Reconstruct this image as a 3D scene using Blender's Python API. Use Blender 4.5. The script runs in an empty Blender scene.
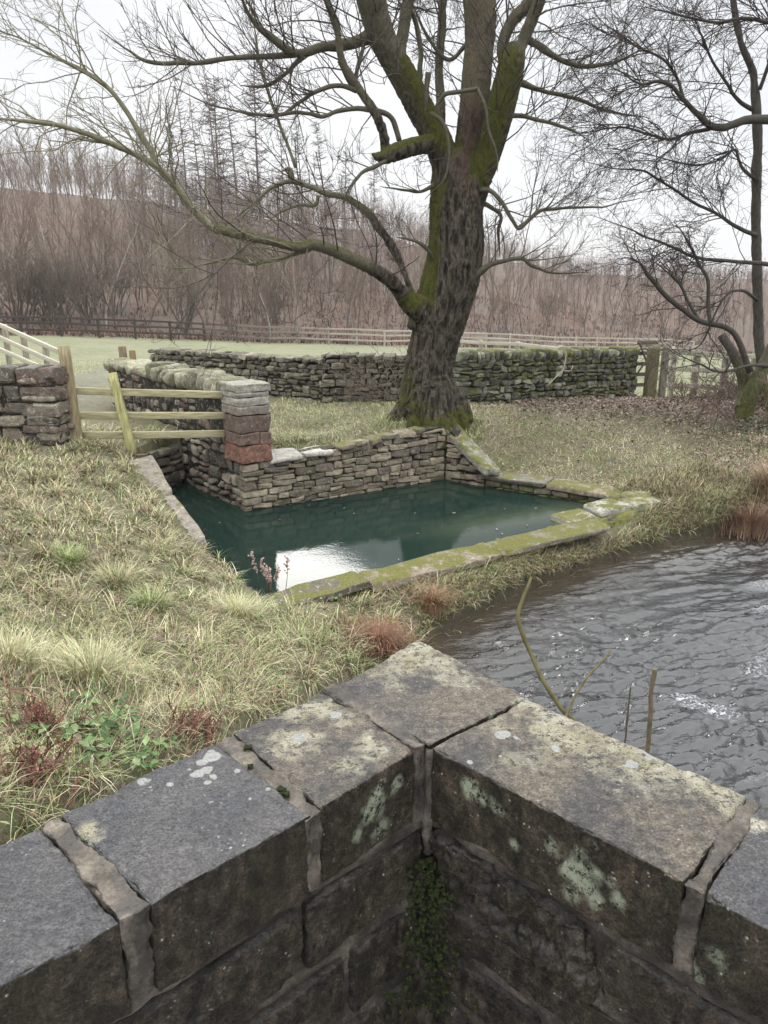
import bpy, math, random
import numpy as np
from mathutils import Vector
R = math.radians
random.seed(7); rng = np.random.default_rng(7)
S = bpy.context.scene
COL = S.collection

# ------------------------------------------------------------------ camera, sky, sun, exposure
CAMZ = 3.0; PITCH = R(17.1); F = 769.0
cam = bpy.data.objects.new('camera', bpy.data.cameras.new('camera')); COL.objects.link(cam)
cam.location = (0, 0, CAMZ); cam.rotation_euler = (R(90) - PITCH, 0, 0)
cam.data.sensor_fit = 'HORIZONTAL'; cam.data.sensor_width = 36.0; cam.data.lens = 36.0 * F / 768.0
cam.data.clip_start = 0.05; cam.data.clip_end = 3000
S.camera = cam
SUN_EL, SUN_AZ = 28.5, -8.0          # azimuth measured from +Y towards +X
w = bpy.data.worlds.new('World'); S.world = w; w.use_nodes = True
nt = w.node_tree; nt.nodes.clear()
def N(t, **k):
    n = nt.nodes.new(t)
    for a, b in k.items(): setattr(n, a, b)
    return n
out = N('ShaderNodeOutputWorld'); b1 = N('ShaderNodeBackground'); b2 = N('ShaderNodeBackground'); mx = N('ShaderNodeMixShader')
sk = N('ShaderNodeTexSky', sky_type='NISHITA', sun_disc=False)
sk.sun_elevation = R(SUN_EL); sk.sun_rotation = R(SUN_AZ)
b1.inputs[1].default_value = 0.1
nt.links.new(sk.outputs[0], b1.inputs[0])
tc = N('ShaderNodeTexCoord'); sep = N('ShaderNodeSeparateXYZ'); rp = N('ShaderNodeValToRGB')
nt.links.new(tc.outputs['Generated'], sep.inputs[0]); nt.links.new(sep.outputs[2], rp.inputs[0])
cr = rp.color_ramp; cr.interpolation = 'EASE'
cr.elements[0].position = 0.0; cr.elements[0].color = (.262, .267, .276, 1)
cr.elements[1].position = 1.0; cr.elements[1].color = (1.15, 1.16, 1.17, 1)
for p, c in ((.10, (.262, .267, .276)), (.28, (.268, .274, .285)), (.45, (.62, .635, .655)), (.7, (1.05, 1.06, 1.07))):
    e = cr.elements.new(p); e.color = (*c, 1)
nz = N('ShaderNodeTexNoise'); nz.inputs['Scale'].default_value = 2.2; nz.inputs['Detail'].default_value = 5
mp = N('ShaderNodeMapping'); mp.inputs['Scale'].default_value = (1, 1, 3)
nt.links.new(tc.outputs['Generated'], mp.inputs[0]); nt.links.new(mp.outputs[0], nz.inputs[0])
mr = N('ShaderNodeMapRange'); mr.inputs[1].default_value = .3; mr.inputs[2].default_value = .7; mr.inputs[3].default_value = .93; mr.inputs[4].default_value = 1.05
nt.links.new(nz.outputs[0], mr.inputs[0])
mul = N('ShaderNodeVectorMath', operation='MULTIPLY'); nt.links.new(rp.outputs[0], mul.inputs[0]); nt.links.new(mr.outputs[0], mul.inputs[1])
nt.links.new(mul.outputs[0], b2.inputs[0]); b2.inputs[1].default_value = 2.55
mx.inputs[0].default_value = .94
nt.links.new(b1.outputs[0], mx.inputs[1]); nt.links.new(b2.outputs[0], mx.inputs[2]); nt.links.new(mx.outputs[0], out.inputs[0])
sl = bpy.data.lights.new('sun', 'SUN'); sl.energy = .85; sl.angle = R(18); sl.color = (1, .965, .92)
sun = bpy.data.objects.new('sun', sl); COL.objects.link(sun)
sd = Vector((math.sin(R(SUN_AZ)) * math.cos(R(SUN_EL)), math.cos(R(SUN_AZ)) * math.cos(R(SUN_EL)), math.sin(R(SUN_EL))))
sun.rotation_euler = sd.to_track_quat('Z', 'Y').to_euler(); sun.location = (0, 30, 40)
vs = S.view_settings
S.display_settings.display_device = 'sRGB'
vs.view_transform = 'Standard'; vs.look = 'None'; vs.gamma = 1.0; vs.use_curve_mapping = False; vs.exposure = 0.40
S.cycles.max_bounces = 6; S.cycles.diffuse_bounces = 2; S.cycles.glossy_bounces = 3; S.cycles.transparent_max_bounces = 8
S.cycles.sample_clamp_indirect = 4.0; S.cycles.use_denoising = True

# ------------------------------------------------------------------ helpers
sp_, cp_ = math.sin(PITCH), math.cos(PITCH)
def ray(px, py):
    u = (px - 384.0) / F; v = (py - 512.0) / F
    return np.array((u, cp_ - v * sp_, -(sp_ + v * cp_)))
def at(px, py, z):
    "point of the place seen at a pixel, on the level z"
    d = ray(px, py); s = (z - CAMZ) / d[2]; return np.array((0, 0, CAMZ)) + d * s
def atY(px, py, Y):
    "point seen at a pixel, Y metres ahead"
    d = ray(px, py); return np.array((0, 0, CAMZ)) + d * (Y / d[1])
def hash3(ix, iy, iz, seed):
    h = (ix.astype(np.int64) * 374761393 + iy.astype(np.int64) * 668265263 + iz.astype(np.int64) * 2147483647 + seed * 1274126177) & 0xffffffff
    h = ((h ^ (h >> 13)) * 1274126177) & 0xffffffff
    h = (h ^ (h >> 16)) & 0xffff
    return h / 32767.5 - 1.0
def vnoise(P, seed=0):
    P = np.asarray(P, float); i = np.floor(P); f = P - i; f = f * f * (3 - 2 * f); i = i.astype(np.int64)
    r = 0
    for dx in (0, 1):
        for dy in (0, 1):
            for dz in (0, 1):
                wgt = (f[..., 0] if dx else 1 - f[..., 0]) * (f[..., 1] if dy else 1 - f[..., 1]) * (f[..., 2] if dz else 1 - f[..., 2])
                r = r + wgt * hash3(i[..., 0] + dx, i[..., 1] + dy, i[..., 2] + dz, seed)
    return r
def fbm(P, octv=4, seed=0, gain=.5):
    P = np.asarray(P, float); r = 0; a = 1.0
    for o in range(octv):
        r = r + a * vnoise(P * (2.03 ** o) + 17.3 * o, seed + o); a *= gain
    return r
def fbm2(x, y, sc, octv=3, seed=0):
    return fbm(np.stack([x * sc, y * sc, np.zeros_like(x) + seed * 3.7], -1), octv, seed)

class MB:
    "collects vertices, faces and a colour per vertex, and links them as one mesh object"
    def __init__(s): s.v = []; s.f4 = []; s.f3 = []; s.c = []; s.n = 0
    def add(s, V, F4=None, F3=None, col=(1, 1, 1)):
        V = np.asarray(V, float).reshape(-1, 3)
        if F4 is not None and len(F4): s.f4.append(np.asarray(F4, np.int64) + s.n)
        if F3 is not None and len(F3): s.f3.append(np.asarray(F3, np.int64) + s.n)
        c = np.asarray(col, float)
        if c.ndim == 1: c = np.tile(c, (len(V), 1))
        s.v.append(V); s.c.append(c); s.n += len(V)
    def mesh(s, name, smooth=True):
        V = np.concatenate(s.v); C = np.concatenate(s.c)
        f4 = np.concatenate(s.f4) if s.f4 else np.zeros((0, 4), np.int64)
        f3 = np.concatenate(s.f3) if s.f3 else np.zeros((0, 3), np.int64)
        me = bpy.data.meshes.new(name)
        me.vertices.add(len(V)); me.vertices.foreach_set('co', V.astype(np.float32).ravel())
        nl = f4.size + f3.size
        me.loops.add(nl); me.loops.foreach_set('vertex_index', np.concatenate([f4.ravel(), f3.ravel()]).astype(np.int32))
        me.polygons.add(len(f4) + len(f3))
        st = np.concatenate([np.arange(len(f4)) * 4, f4.size + np.arange(len(f3)) * 3]).astype(np.int32)
        me.polygons.foreach_set('loop_start', st)
        me.polygons.foreach_set('use_smooth', np.full(len(st), smooth))
        me.update(calc_edges=True); me.validate()
        a = me.attributes.new('tone', 'FLOAT_COLOR', 'POINT')
        a.data.foreach_set('color', np.concatenate([C, np.ones((len(C), 1))], 1).astype(np.float32).ravel())
        return me
    def build(s, name, mat, parent=None, smooth=True):
        o = bpy.data.objects.new(name, s.mesh(name, smooth)); COL.objects.link(o)
        o.data.materials.append(mat)
        if parent is not None: o.parent = parent
        return o
def tag(o, label=None, cat=None, group=None, kind=None):
    if label: o['label'] = label
    if cat: o['category'] = cat
    if group: o['group'] = group
    if kind: o['kind'] = kind
    return o
def thing(name, label, cat, loc=(0, 0, 0), group=None):
    o = bpy.data.objects.new(name, None); COL.objects.link(o); o.empty_display_size = .2
    return tag(o, label, cat, group)      # parts carry world coordinates
def grid_faces(nx, ny):
    i = np.arange((nx - 1) * (ny - 1)); r = i // (nx - 1); c = i % (nx - 1); a = r * nx + c
    return np.stack([a, a + 1, a + nx + 1, a + nx], 1)
def tube(mb, pts, rad, sides=5, col=(1, 1, 1), cap=True):
    P = np.asarray(pts, float); rad = np.broadcast_to(np.asarray(rad, float), (len(P),))
    T = np.gradient(P, axis=0); T /= np.linalg.norm(T, axis=1)[:, None] + 1e-9
    ref = np.array((.31, .27, .91)) if abs(T[:, 2]).mean() < .8 else np.array((.9, .3, .1))
    U = np.cross(T, ref); U /= np.linalg.norm(U, axis=1)[:, None] + 1e-9; W = np.cross(T, U)
    a = np.arange(sides) / sides * 2 * math.pi
    V = P[:, None] + rad[:, None, None] * (np.cos(a)[None, :, None] * U[:, None] + np.sin(a)[None, :, None] * W[:, None])
    n = len(P); k = np.arange(sides); k2 = (k + 1) % sides
    Fq = np.concatenate([np.stack([i * sides + k, i * sides + k2, (i + 1) * sides + k2, (i + 1) * sides + k], 1) for i in range(n - 1)])
    V = V.reshape(-1, 3)
    if cap and sides > 3:
        V = np.concatenate([V, P[:1], P[-1:]]); b = n * sides
        F3 = np.concatenate([np.stack([k2, k, np.full(sides, b)], 1), np.stack([(n - 1) * sides + k, (n - 1) * sides + k2, np.full(sides, b + 1)], 1)])
        mb.add(V, Fq, F3, col)
    else: mb.add(V, Fq, None, col)
def spline(P, n):
    "Catmull-Rom through rows of P, n samples"
    P = np.asarray(P, float)
    if len(P) == 2: return P[0] + (P[1] - P[0]) * np.linspace(0, 1, n)[:, None]
    Q = np.concatenate([[2 * P[0] - P[1]], P, [2 * P[-1] - P[-2]]])
    t = np.linspace(0, len(P) - 1 - 1e-6, n); i = t.astype(int); f = (t - i)[:, None]
    a, b, c, d = Q[i], Q[i + 1], Q[i + 2], Q[i + 3]
    return .5 * (2 * b + (c - a) * f + (2 * a - 5 * b + 4 * c - d) * f ** 2 + (3 * b - a - 3 * c + d) * f ** 3)
_bt = {}
def box_template(n):
    "unit cube surface, n cells per edge, shared vertices"
    if n in _bt: return _bt[n]
    idx = {}; V = []; Fq = []
    def vid(p):
        if p not in idx: idx[p] = len(V); V.append([2 * q / n - 1 for q in p])
        return idx[p]
    for ax in range(3):
        for side in (0, n):
            for i in range(n):
                for j in range(n):
                    q = []
                    for (di, dj) in ((0, 0), (1, 0), (1, 1), (0, 1)):
                        p = [0, 0, 0]; p[ax] = side; p[(ax + 1) % 3] = i + di; p[(ax + 2) % 3] = j + dj; q.append(vid(tuple(p)))
                    Fq.append(q if side else q[::-1])
    V = np.array(V, float); V = np.sign(V) * (1 - (1 - np.abs(V)) ** (2.3 if n > 3 else 1.0)); _bt[n] = (V, np.array(Fq)); return _bt[n]
def stone(mb, c, ex, ey, ez, col, n=4, power=7, rough=.012, seed=0, freq=9):
    "one rounded irregular stone; ex, ey, ez are half-axis vectors"
    V, Fq = box_template(n)
    q = V / ((np.abs(V) ** power).sum(1) ** (1 / power))[:, None]
    q = q * (1 + .06 * vnoise(V * 1.1 + seed * 3.1, seed)[:, None])
    if 5 <= power < 20:
        rf_ = np.random.default_rng(seed + 11)
        for _ in range(5):
            nn_ = rf_.normal(0, 1, 3) * (.55, 1.0, .8); nn_ /= np.linalg.norm(nn_); e_ = q @ nn_ - (rf_.uniform(.86, 1.12) * .80 if power < 11 else rf_.uniform(.92, 1.15) * .84) * np.abs(nn_).sum(); q = q - np.maximum(e_, 0)[:, None] * nn_
    P = np.asarray(c) + q @ np.array([ex, ey, ez])
    d = np.stack([fbm(P * freq + k * 31 + seed, 2, seed + k) for k in range(3)], 1)
    mb.add(P + d * rough, Fq, None, col)
def bar(mb, a, b, wx, wz, col=(1, 1, 1), up=(0, 0, 1), wob=.0):
    "squared timber from a to b"
    a = np.asarray(a, float); b = np.asarray(b, float); d = b - a; L = np.linalg.norm(d); d /= L
    s = np.cross(d, up); s /= np.linalg.norm(s); t = np.cross(s, d)
    V, Fq = box_template(4)
    q = V.copy(); q[:, 1:] /= ((np.abs(V[:, 1:]) ** 9).sum(1).clip(1e-9) ** (1 / 9))[:, None].clip(1)
    P = (a + b) / 2 + q[:, :1] * d * L / 2 + q[:, 1:2] * s * wx / 2 + q[:, 2:3] * t * wz / 2
    if wob: P = P + wob * np.stack([vnoise(P * 3 + 9 * k, k) for k in range(3)], 1)
    mb.add(P, Fq, None, col)

# ------------------------------------------------------------------ materials
class M:
    def __init__(s, name):
        s.m = bpy.data.materials.new(name); s.m.use_nodes = True; s.t = s.m.node_tree
        s.b = s.t.nodes['Principled BSDF']; s.pos = None
        s.b.inputs['Specular IOR Level'].default_value = .3
    def n(s, t, **k):
        x = s.t.nodes.new(t)
        for a, b in k.items(): setattr(x, a, b)
        return x
    def l(s, a, b): s.t.links.new(a, b)
    def P(s):
        if s.pos is None: s.pos = s.n('ShaderNodeNewGeometry')
        return s.pos.outputs['Position']
    def mapped(s, scale):
        m_ = s.n('ShaderNodeMapping'); m_.inputs['Scale'].default_value = scale if hasattr(scale, '__len__') else (scale,) * 3
        s.l(s.P(), m_.inputs[0]); return m_.outputs[0]
    def noise(s, scale, detail=4, rough=.55, dist=0, off=None):
        x = s.n('ShaderNodeTexNoise'); x.inputs['Scale'].default_value = 1; x.inputs['Detail'].default_value = detail
        x.inputs['Roughness'].default_value = rough; x.inputs['Distortion'].default_value = dist
        v = s.mapped(scale)
        if off is not None: v.node.inputs['Location'].default_value = (off, off * .7, off * 1.3)
        s.l(v, x.inputs[0]); return x.outputs[0]
    def voro(s, scale, feature='F1'):
        x = s.n('ShaderNodeTexVoronoi', feature=feature); x.inputs['Scale'].default_value = 1
        s.l(s.mapped(scale), x.inputs['Vector']); return x.outputs['Distance']
    def ramp(s, fac, stops, interp='LINEAR'):
        x = s.n('ShaderNodeValToRGB'); x.color_ramp.interpolation = interp
        el = x.color_ramp.elements
        while len(el) < len(stops): el.new(.5)
        for e, (p, c) in zip(el, stops):
            e.position = p; e.color = (*c, 1) if hasattr(c, '__len__') else (c, c, c, 1)
        s.l(fac, x.inputs[0]); return x.outputs[0]
    def mix(s, fac, a, b, mode='MIX'):
        x = s.n('ShaderNodeMix', data_type='RGBA', blend_type=mode)
        for v, i in ((fac, 0), (a, 6), (b, 7)):
            if hasattr(v, 'links'): s.l(v, x.inputs[i])
            elif hasattr(v, '__len__'): x.inputs[i].default_value = (*v, 1)
            else: x.inputs[i].default_value = v if i == 0 else (v, v, v, 1)
        return x.outputs[2]
    def math(s, op, a, b=0, c=0):
        x = s.n('ShaderNodeMath', operation=op)
        for v, i in ((a, 0), (b, 1), (c, 2)):
            if hasattr(v, 'links'): s.l(v, x.inputs[i])
            else: x.inputs[i].default_value = v
        return x.outputs[0]
    def attr(s, name='tone'):
        x = s.n('ShaderNodeAttribute', attribute_name=name); return x.outputs['Color']
    def sepc(s, c):
        x = s.n('ShaderNodeSeparateColor'); s.l(c, x.inputs[0]); return x.outputs
    def up(s):
        s.P(); x = s.n('ShaderNodeSeparateXYZ'); s.l(s.pos.outputs['Normal'], x.inputs[0]); return x.outputs[2]
    def bump(s, h, strength=.5, dist=.01, prev=None):
        x = s.n('ShaderNodeBump'); x.inputs['Strength'].default_value = strength; x.inputs['Distance'].default_value = dist
        s.l(h, x.inputs['Height'])
        if prev is not None: s.l(prev, x.inputs['Normal'])
        return x.outputs[0]
    def fin(s, col, rough=.85, normal=None):
        if hasattr(col, 'links'): s.l(col, s.b.inputs['Base Color'])
        else: s.b.inputs['Base Color'].default_value = (*col, 1)
        if hasattr(rough, 'links'): s.l(rough, s.b.inputs['Roughness'])
        else: s.b.inputs['Roughness'].default_value = rough
        if normal is not None: s.l(normal, s.b.inputs['Normal'])
        return s.m
def mat_stone(name, moss=.7, moss_col=(.055, .062, .014), lichen=.5, sc=1.0):
    m = M(name); c = m.attr()
    n1 = m.noise(14 * sc, 6, .65); n2 = m.noise(60 * sc, 4, .6, off=3)
    col = m.mix(1, c, m.ramp(n1, [(.25, .45), (.5, 1.0), (.78, 1.5)]), 'MULTIPLY')
    col = m.mix(1, col, m.ramp(n2, [(.3, .65), (.65, 1.25)]), 'MULTIPLY')
    if lichen:
        nl = m.noise(22 * sc, 5, .7, off=11)
        col = m.mix(m.math('MULTIPLY', m.ramp(nl, [(.56, 0), (.64, 1)]), lichen), col, (.42, .42, .36))
    if moss:
        nm = m.noise(5 * sc, 5, .7, off=5)
        k = m.math('ADD', m.math('MULTIPLY', m.up(), .22), nm)
        k = m.ramp(k, [(moss, 0), (moss + .10, 1)])
        mc = m.mix(m.ramp(m.noise(60 * sc, 5, .75), [(.34, 0), (.66, 1)]), moss_col, (moss_col[0] * 2.7, moss_col[1] * 2.6, moss_col[2] * 2.3))
        col = m.mix(k, col, mc)
    nb = m.bump(n1, .6, .02 / sc); nb = m.bump(n2, .6, .006 / sc, nb)
    return m.fin(col, .88, nb)
def mat_tone(name, nscale=(30, 30, 30), lo=.7, hi=1.25, rough=.85, b=.003, spec=.2):
    m = M(name); n1 = m.noise(nscale, 4, .6)
    col = m.mix(1, m.attr(), m.ramp(n1, [(.28, lo), (.7, hi)]), 'MULTIPLY')
    m.b.inputs['Specular IOR Level'].default_value = spec
    return m.fin(col, rough, m.bump(n1, .5, b) if b else None)
MAT_dry = mat_stone('dry_stone', .74, lichen=.45)
MAT_mossy = mat_stone('mossy_dry_stone', .57, lichen=.5)
MAT_ret = mat_stone('coursed_stone', .72, lichen=.35)
MAT_rim = mat_stone('mossy_slab', .63, (.062, .063, .018), .7)
MAT_gap = mat_tone('wall_core', 20, .6, 1.2)
MAT_leaf = mat_tone('blade', 40, .75, 1.25, .7, 0, .25)
MAT_wood = mat_tone('weathered_timber', (50, 50, 6), .5, 1.3, .85, .004)
MAT_rail = mat_tone('sawn_rail', (5, 60, 60), .55, 1.3, .85, .004)
MAT_twig = mat_tone('twig_bark', 25, .7, 1.25, .9, 0, .1)

# ------------------------------------------------------------------ ground heights
ZW, ZR = .25, .05                       # pool level, river level
RZ = .42                                # top of the pool's rim slabs
edge_px = [(440, 634), (462, 622), (485, 608), (520, 592), (560, 577), (600, 561), (650, 548), (690, 539), (735, 531), (770, 527)]
edge = [at(x, y, ZR)[:2] for x, y in edge_px]
edge = [np.array((-1.2, .5)), np.array((-.7, 3.2)), np.array((-.15, 4.9))] + edge + [edge[-1] + np.array((1.5, .25)), edge[-1] + np.array((8, .2)), edge[-1] + np.array((60, -6))]
edge = np.array(edge)
river_poly = np.concatenate([edge, [(70, -40), (-1.2, -40)]])
p_near, p_right, p_rb = at(273, 594, RZ)[:2], at(640, 498, RZ)[:2], at(488, 477, RZ)[:2]
p_corner = np.array((.86, 10.5)); p_pillar = np.array((-1.69, 8.94)); p_ch = np.array((-2.75, 10.3)); p_le = np.array((-3.05, 9.35)); p_l2 = np.array((-2.72, 8.75)); p_l1 = at(203, 541, .55)[:2]
pool_poly = np.array([p_near, p_right, p_rb, p_corner, p_pillar, p_ch, p_le, p_l2, p_l1])
def inside(poly, x, y):
    c = np.zeros(x.shape, bool); n = len(poly)
    for i in range(n):
        (x0, y0), (x1, y1) = poly[i], poly[(i + 1) % n]
        k = ((y0 > y) != (y1 > y)) & (x < (x1 - x0) * (y - y0) / (y1 - y0 + 1e-12) + x0); c ^= k
    return c
def dist(poly, x, y, closed=True):
    d = np.full(x.shape, 1e9); n = len(poly)
    for i in range(n if closed else n - 1):
        a = poly[i]; b = poly[(i + 1) % n]; e = b - a
        t = np.clip(((x - a[0]) * e[0] + (y - a[1]) * e[1]) / (e @ e + 1e-12), 0, 1)
        d = np.minimum(d, np.hypot(x - a[0] - t * e[0], y - a[1] - t * e[1]))
    return d
ctrl = [at(x, y, z) for x, y, z in [
    (0, 830, 1.48), (60, 805, 1.40), (140, 770, 1.20), (230, 735, .85), (330, 690, .48), (385, 664, .30),
    (0, 700, 1.32), (0, 560, 1.15), (0, 460, 1.10), (60, 450, 1.08), (105, 450, 1.02), (130, 455, .90),
    (100, 650, 1.0), (100, 540, 1.00), (150, 500, .80), (200, 560, .60), (200, 650, .78), (265, 610, .45), (300, 640, .42), (330, 615, .36), (370, 630, .24),
    (420, 578, .25), (480, 560, .25), (540, 548, .25), (600, 526, .29), (655, 507, .40), (440, 600, .30), (540, 565, .28), (640, 525, .28),
    (500, 472, .41), (560, 482, .39), (620, 490, .375), (690, 500, .40), (740, 512, .34), (700, 525, .25),
    (520, 440, .74), (600, 440, .72), (680, 450, .62), (760, 460, .62), (480, 425, .90), (640, 400, .86), (745, 418, .90), (560, 400, .87), (700, 405, .88),
    (330, 430, .84), (290, 445, .80), (400, 425, .96), (300, 402, .88), (380, 400, .93), (430, 415, 1.0), (160, 440, .95), (110, 415, .98), (90, 380, 1.0)]]
ctrl += [np.array(p, float) for p in [(-8, 3, 1.6), (-8, 8, 1.25), (-7, 13, 1.15), (-3, 0, 1.5), (10, 11, .8), (10, 14, .8), (-2, 14.5, .9), (3, 15.5, .8), (7, 15.5, .75), (-9, 15, 1.2), (1.5, 13, .93)]]
ctrl = np.array(ctrl)
def tps_fit(C, lam=.02):
    n = len(C); d = np.hypot(C[:, None, 0] - C[None, :, 0], C[:, None, 1] - C[None, :, 1])
    K = np.where(d > 0, d * d * np.log(d + 1e-9), 0) + lam * np.eye(n); Pm = np.c_[np.ones(n), C[:, :2]]
    A = np.block([[K, Pm], [Pm.T, np.zeros((3, 3))]]); return np.linalg.solve(A, np.r_[C[:, 2], 0, 0, 0])
TW = tps_fit(ctrl)
def near_z(x, y):
    r = TW[-3] + TW[-2] * x + TW[-1] * y
    for (cx, cy, _), wgt in zip(ctrl, TW[:-3]):
        d2 = (x - cx) ** 2 + (y - cy) ** 2; r = r + wgt * .5 * d2 * np.log(d2 + 1e-9)
    return r
def sst(a, b, x):
    t = np.clip((x - a) / (b - a), 0, 1); return t * t * (3 - 2 * t)
FA, FB = np.array((-34.0, 41.0)), np.array((24.0, 68.0))        # line of the field's far fence
FN = np.array((-(FB - FA)[1], (FB - FA)[0])); FN = FN / np.linalg.norm(FN)
def far_z(x, y):
    zf = 1.0 - .0366 * np.clip(x + 1, -40, 60) - .0655 * np.clip(y - 13, -20, 70)
    d = (x - FA[0]) * FN[0] + (y - FA[1]) * FN[1]
    a = np.clip(x / np.maximum(y, 1), -.9, .9)
    cr_ = np.interp(a, [-.9, -.5, -.3, -.15, 0, .12, .25, .5, .9], [.118, .105, .088, .07, .048, .024, -.004, -.02, -.02])
    crest = 3 + cr_ * np.clip(y, 60, 135) + 1.2 * fbm2(x, y, .03, 2, 4) + .9 * fbm2(x, y, .11, 2, 6)
    k = sst(3, 80, d) * .75 + sst(0, 22, d) * .25
    return zf + np.maximum(crest - zf, 0) * k + .1 * fbm2(x, y, .25, 2, 8)
def ground_z(x, y, carve=True):
    x = np.asarray(x, float); y = np.asarray(y, float)
    xc, yc = np.clip(x, -8.5, 9), np.clip(y, 0, 15.5)
    near = near_z(xc, yc); far = far_z(x, y)
    k = sst(12.8, 16.5, y) ; k = np.maximum(k, sst(7, 11, np.abs(x)) * sst(9, 13, y))
    z = near * (1 - k) + far * k
    z = z + .035 * fbm2(x, y, 1.7, 3, 2) * (1 - k)
    if carve:
        dr = dist(edge, x, y, False); inr = inside(river_poly, x, y)
        z = np.where(inr, ZR - .06 - .5 * sst(0, 1.6, dr), np.where(dr < 3, np.maximum(z, ZR + .02) * sst(-.25, .22, dr) + (ZR - .03) * (1 - sst(-.25, .22, dr)), z))
        z = np.where(inside(pool_poly, x, y) | (dist(pool_poly, x, y) < .10), np.minimum(z, -.75), z)
        z = np.where(deck_mask(x, y), np.minimum(z, .6), z)
    return z

# parapet plan (needed by the ground as well)
CT = 2.10
c_in = at(430, 742, CT)[:2]; c_out = at(418, 639, CT)[:2]
l_in = at(0, 975, CT)[:2]; l_out = at(0, 838, CT)[:2]; r_in = at(768, 922, CT)[:2]; r_out = at(768, 803, CT)[:2]
def ext(a, b, t): return a + (b - a) * t
deck_poly = np.array([c_out, ext(c_out, l_out, 3.5), np.array((-6, -6)), np.array((6, -6)), ext(c_out, r_out, 3.5)])
def deck_mask(x, y): return inside(deck_poly, x, y)

def axis(lo, hi, step, far_lo, far_hi, g=1.13):
    a = list(np.arange(lo, hi + 1e-6, step)); s = step
    while a[-1] < far_hi: s *= g; a.append(a[-1] + s)
    s = step; pre = []; cur = lo
    while cur > far_lo: s *= g; cur -= s; pre.append(cur)
    return np.array(pre[::-1] + a)
gx = axis(-7, 7.5, .06, -260, 260); gy = axis(1.5, 15, .06, -25, 420, 1.08)
GX, GY = np.meshgrid(gx, gy); GZ = ground_z(GX, GY)
mb = MB()
# colour per vertex: r = field grass amount, g = wood floor, b = bare path
dF = (GX - FA[0]) * FN[0] + (GY - FA[1]) * FN[1]
cfield = sst(12.8, 15.5, GY + .12 * GX * 0) ; cw = sst(-.5, 2.5, dF)
pth = np.exp(-((GX + 5.0 + (GY - 9) * .15) / .9) ** 2) * sst(8.4, 9.4, GY) * (1 - sst(17, 26, GY))
mb.add(np.stack([GX, GY, GZ], -1).reshape(-1, 3), grid_faces(len(gx), len(gy)), None, np.stack([cfield, cw, pth], -1).reshape(-1, 3))
m = M('earth_and_turf'); c = m.sepc(m.attr())
na = m.noise(3, 6, .65); nb_ = m.noise(26, 5, .7, off=2); nc = m.noise(.35, 4, .6, off=4); nd = m.noise(7, 5, .75, off=9)
bank = m.mix(m.ramp(nb_, [(.35, 0), (.65, 1)]), (.07, .058, .038), (.21, .185, .12))
bank = m.mix(m.ramp(na, [(.42, 0), (.62, 1)]), bank, (.12, .125, .06))
field = m.mix(m.ramp(nd, [(.40, 0), (.58, 1)]), (.115, .128, .062), (.19, .198, .112)); field = m.mix(1, field, m.ramp(m.noise((2.5, 9, 4), 5, .75, off=51), [(.38, .7), (.62, 1.25)]), 'MULTIPLY')
field = m.mix(m.math('MULTIPLY', m.ramp(nc, [(.45, 0), (.6, 1)]), .5), field, (.21, .205, .13))
wood = m.mix(m.ramp(nc, [(.4, 0), (.62, 1)]), (.125, .074, .055), (.105, .08, .06))
wood = m.mix(m.ramp(m.noise(.12, 4, .6, off=61), [(.42, 0), (.6, .8)]), wood, (.10, .08, .062)); wood = m.mix(1, wood, m.ramp(m.noise(1.2, 5, .7, off=7), [(.3, .55), (.7, 1.35)]), 'MULTIPLY')
gravel = m.mix(m.ramp(m.noise(24, 4, .7, off=31), [(.4, 0), (.6, 1)]), (.10, .09, .08), (.22, .205, .185))
col = m.mix(c[0], bank, field); col = m.mix(c[1], col, wood); col = m.mix(m.math('MULTIPLY', c[2], m.ramp(m.noise(5, 5, .7, off=71), [(.40, .1), (.58, .85)])), col, gravel)
wet = m.n('ShaderNodeAttribute', attribute_name='wet').outputs['Fac']; col = m.mix(m.math('MULTIPLY', wet, .8), col, (.028, .022, .015))
ground = mb.build('ground', m.fin(col, .95, m.bump(nb_, .7, .03)))
wa_ = ground.data.attributes.new('wet', 'FLOAT', 'POINT'); dr_ = dist(edge, GX, GY, False); wa_.data.foreach_set('value', np.where(inside(river_poly, GX, GY), 1, np.exp(-dr_ / .13)).astype(np.float32).ravel())
tag(ground, 'grassy bank and field rising to a leaf-strewn wooded hillside', 'ground', kind='structure')

# ------------------------------------------------------------------ water
def water_mat(name, base, ior, rough, layers, foam=False):
    m = M(name); m.b.inputs['IOR'].default_value = ior; m.b.inputs['Specular IOR Level'].default_value = .5
    prev = None
    for sc, st, ds, dt in layers: prev = m.bump(m.noise(sc, 3, .5, dt), st, ds, prev)
    col = m.mix(m.attr(), base[0], base[1])
    if foam:
        a = m.sepc(m.attr()); f = m.math('MULTIPLY', a[2], m.ramp(m.noise((26, 40, 20), 4, .7, 1.0), [(.48, 0), (.60, 1)]))
        col = m.mix(a[0], base[0], base[1]); col = m.mix(f, col, (.5, .52, .54))
    return m.fin(col, rough, prev)
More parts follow.
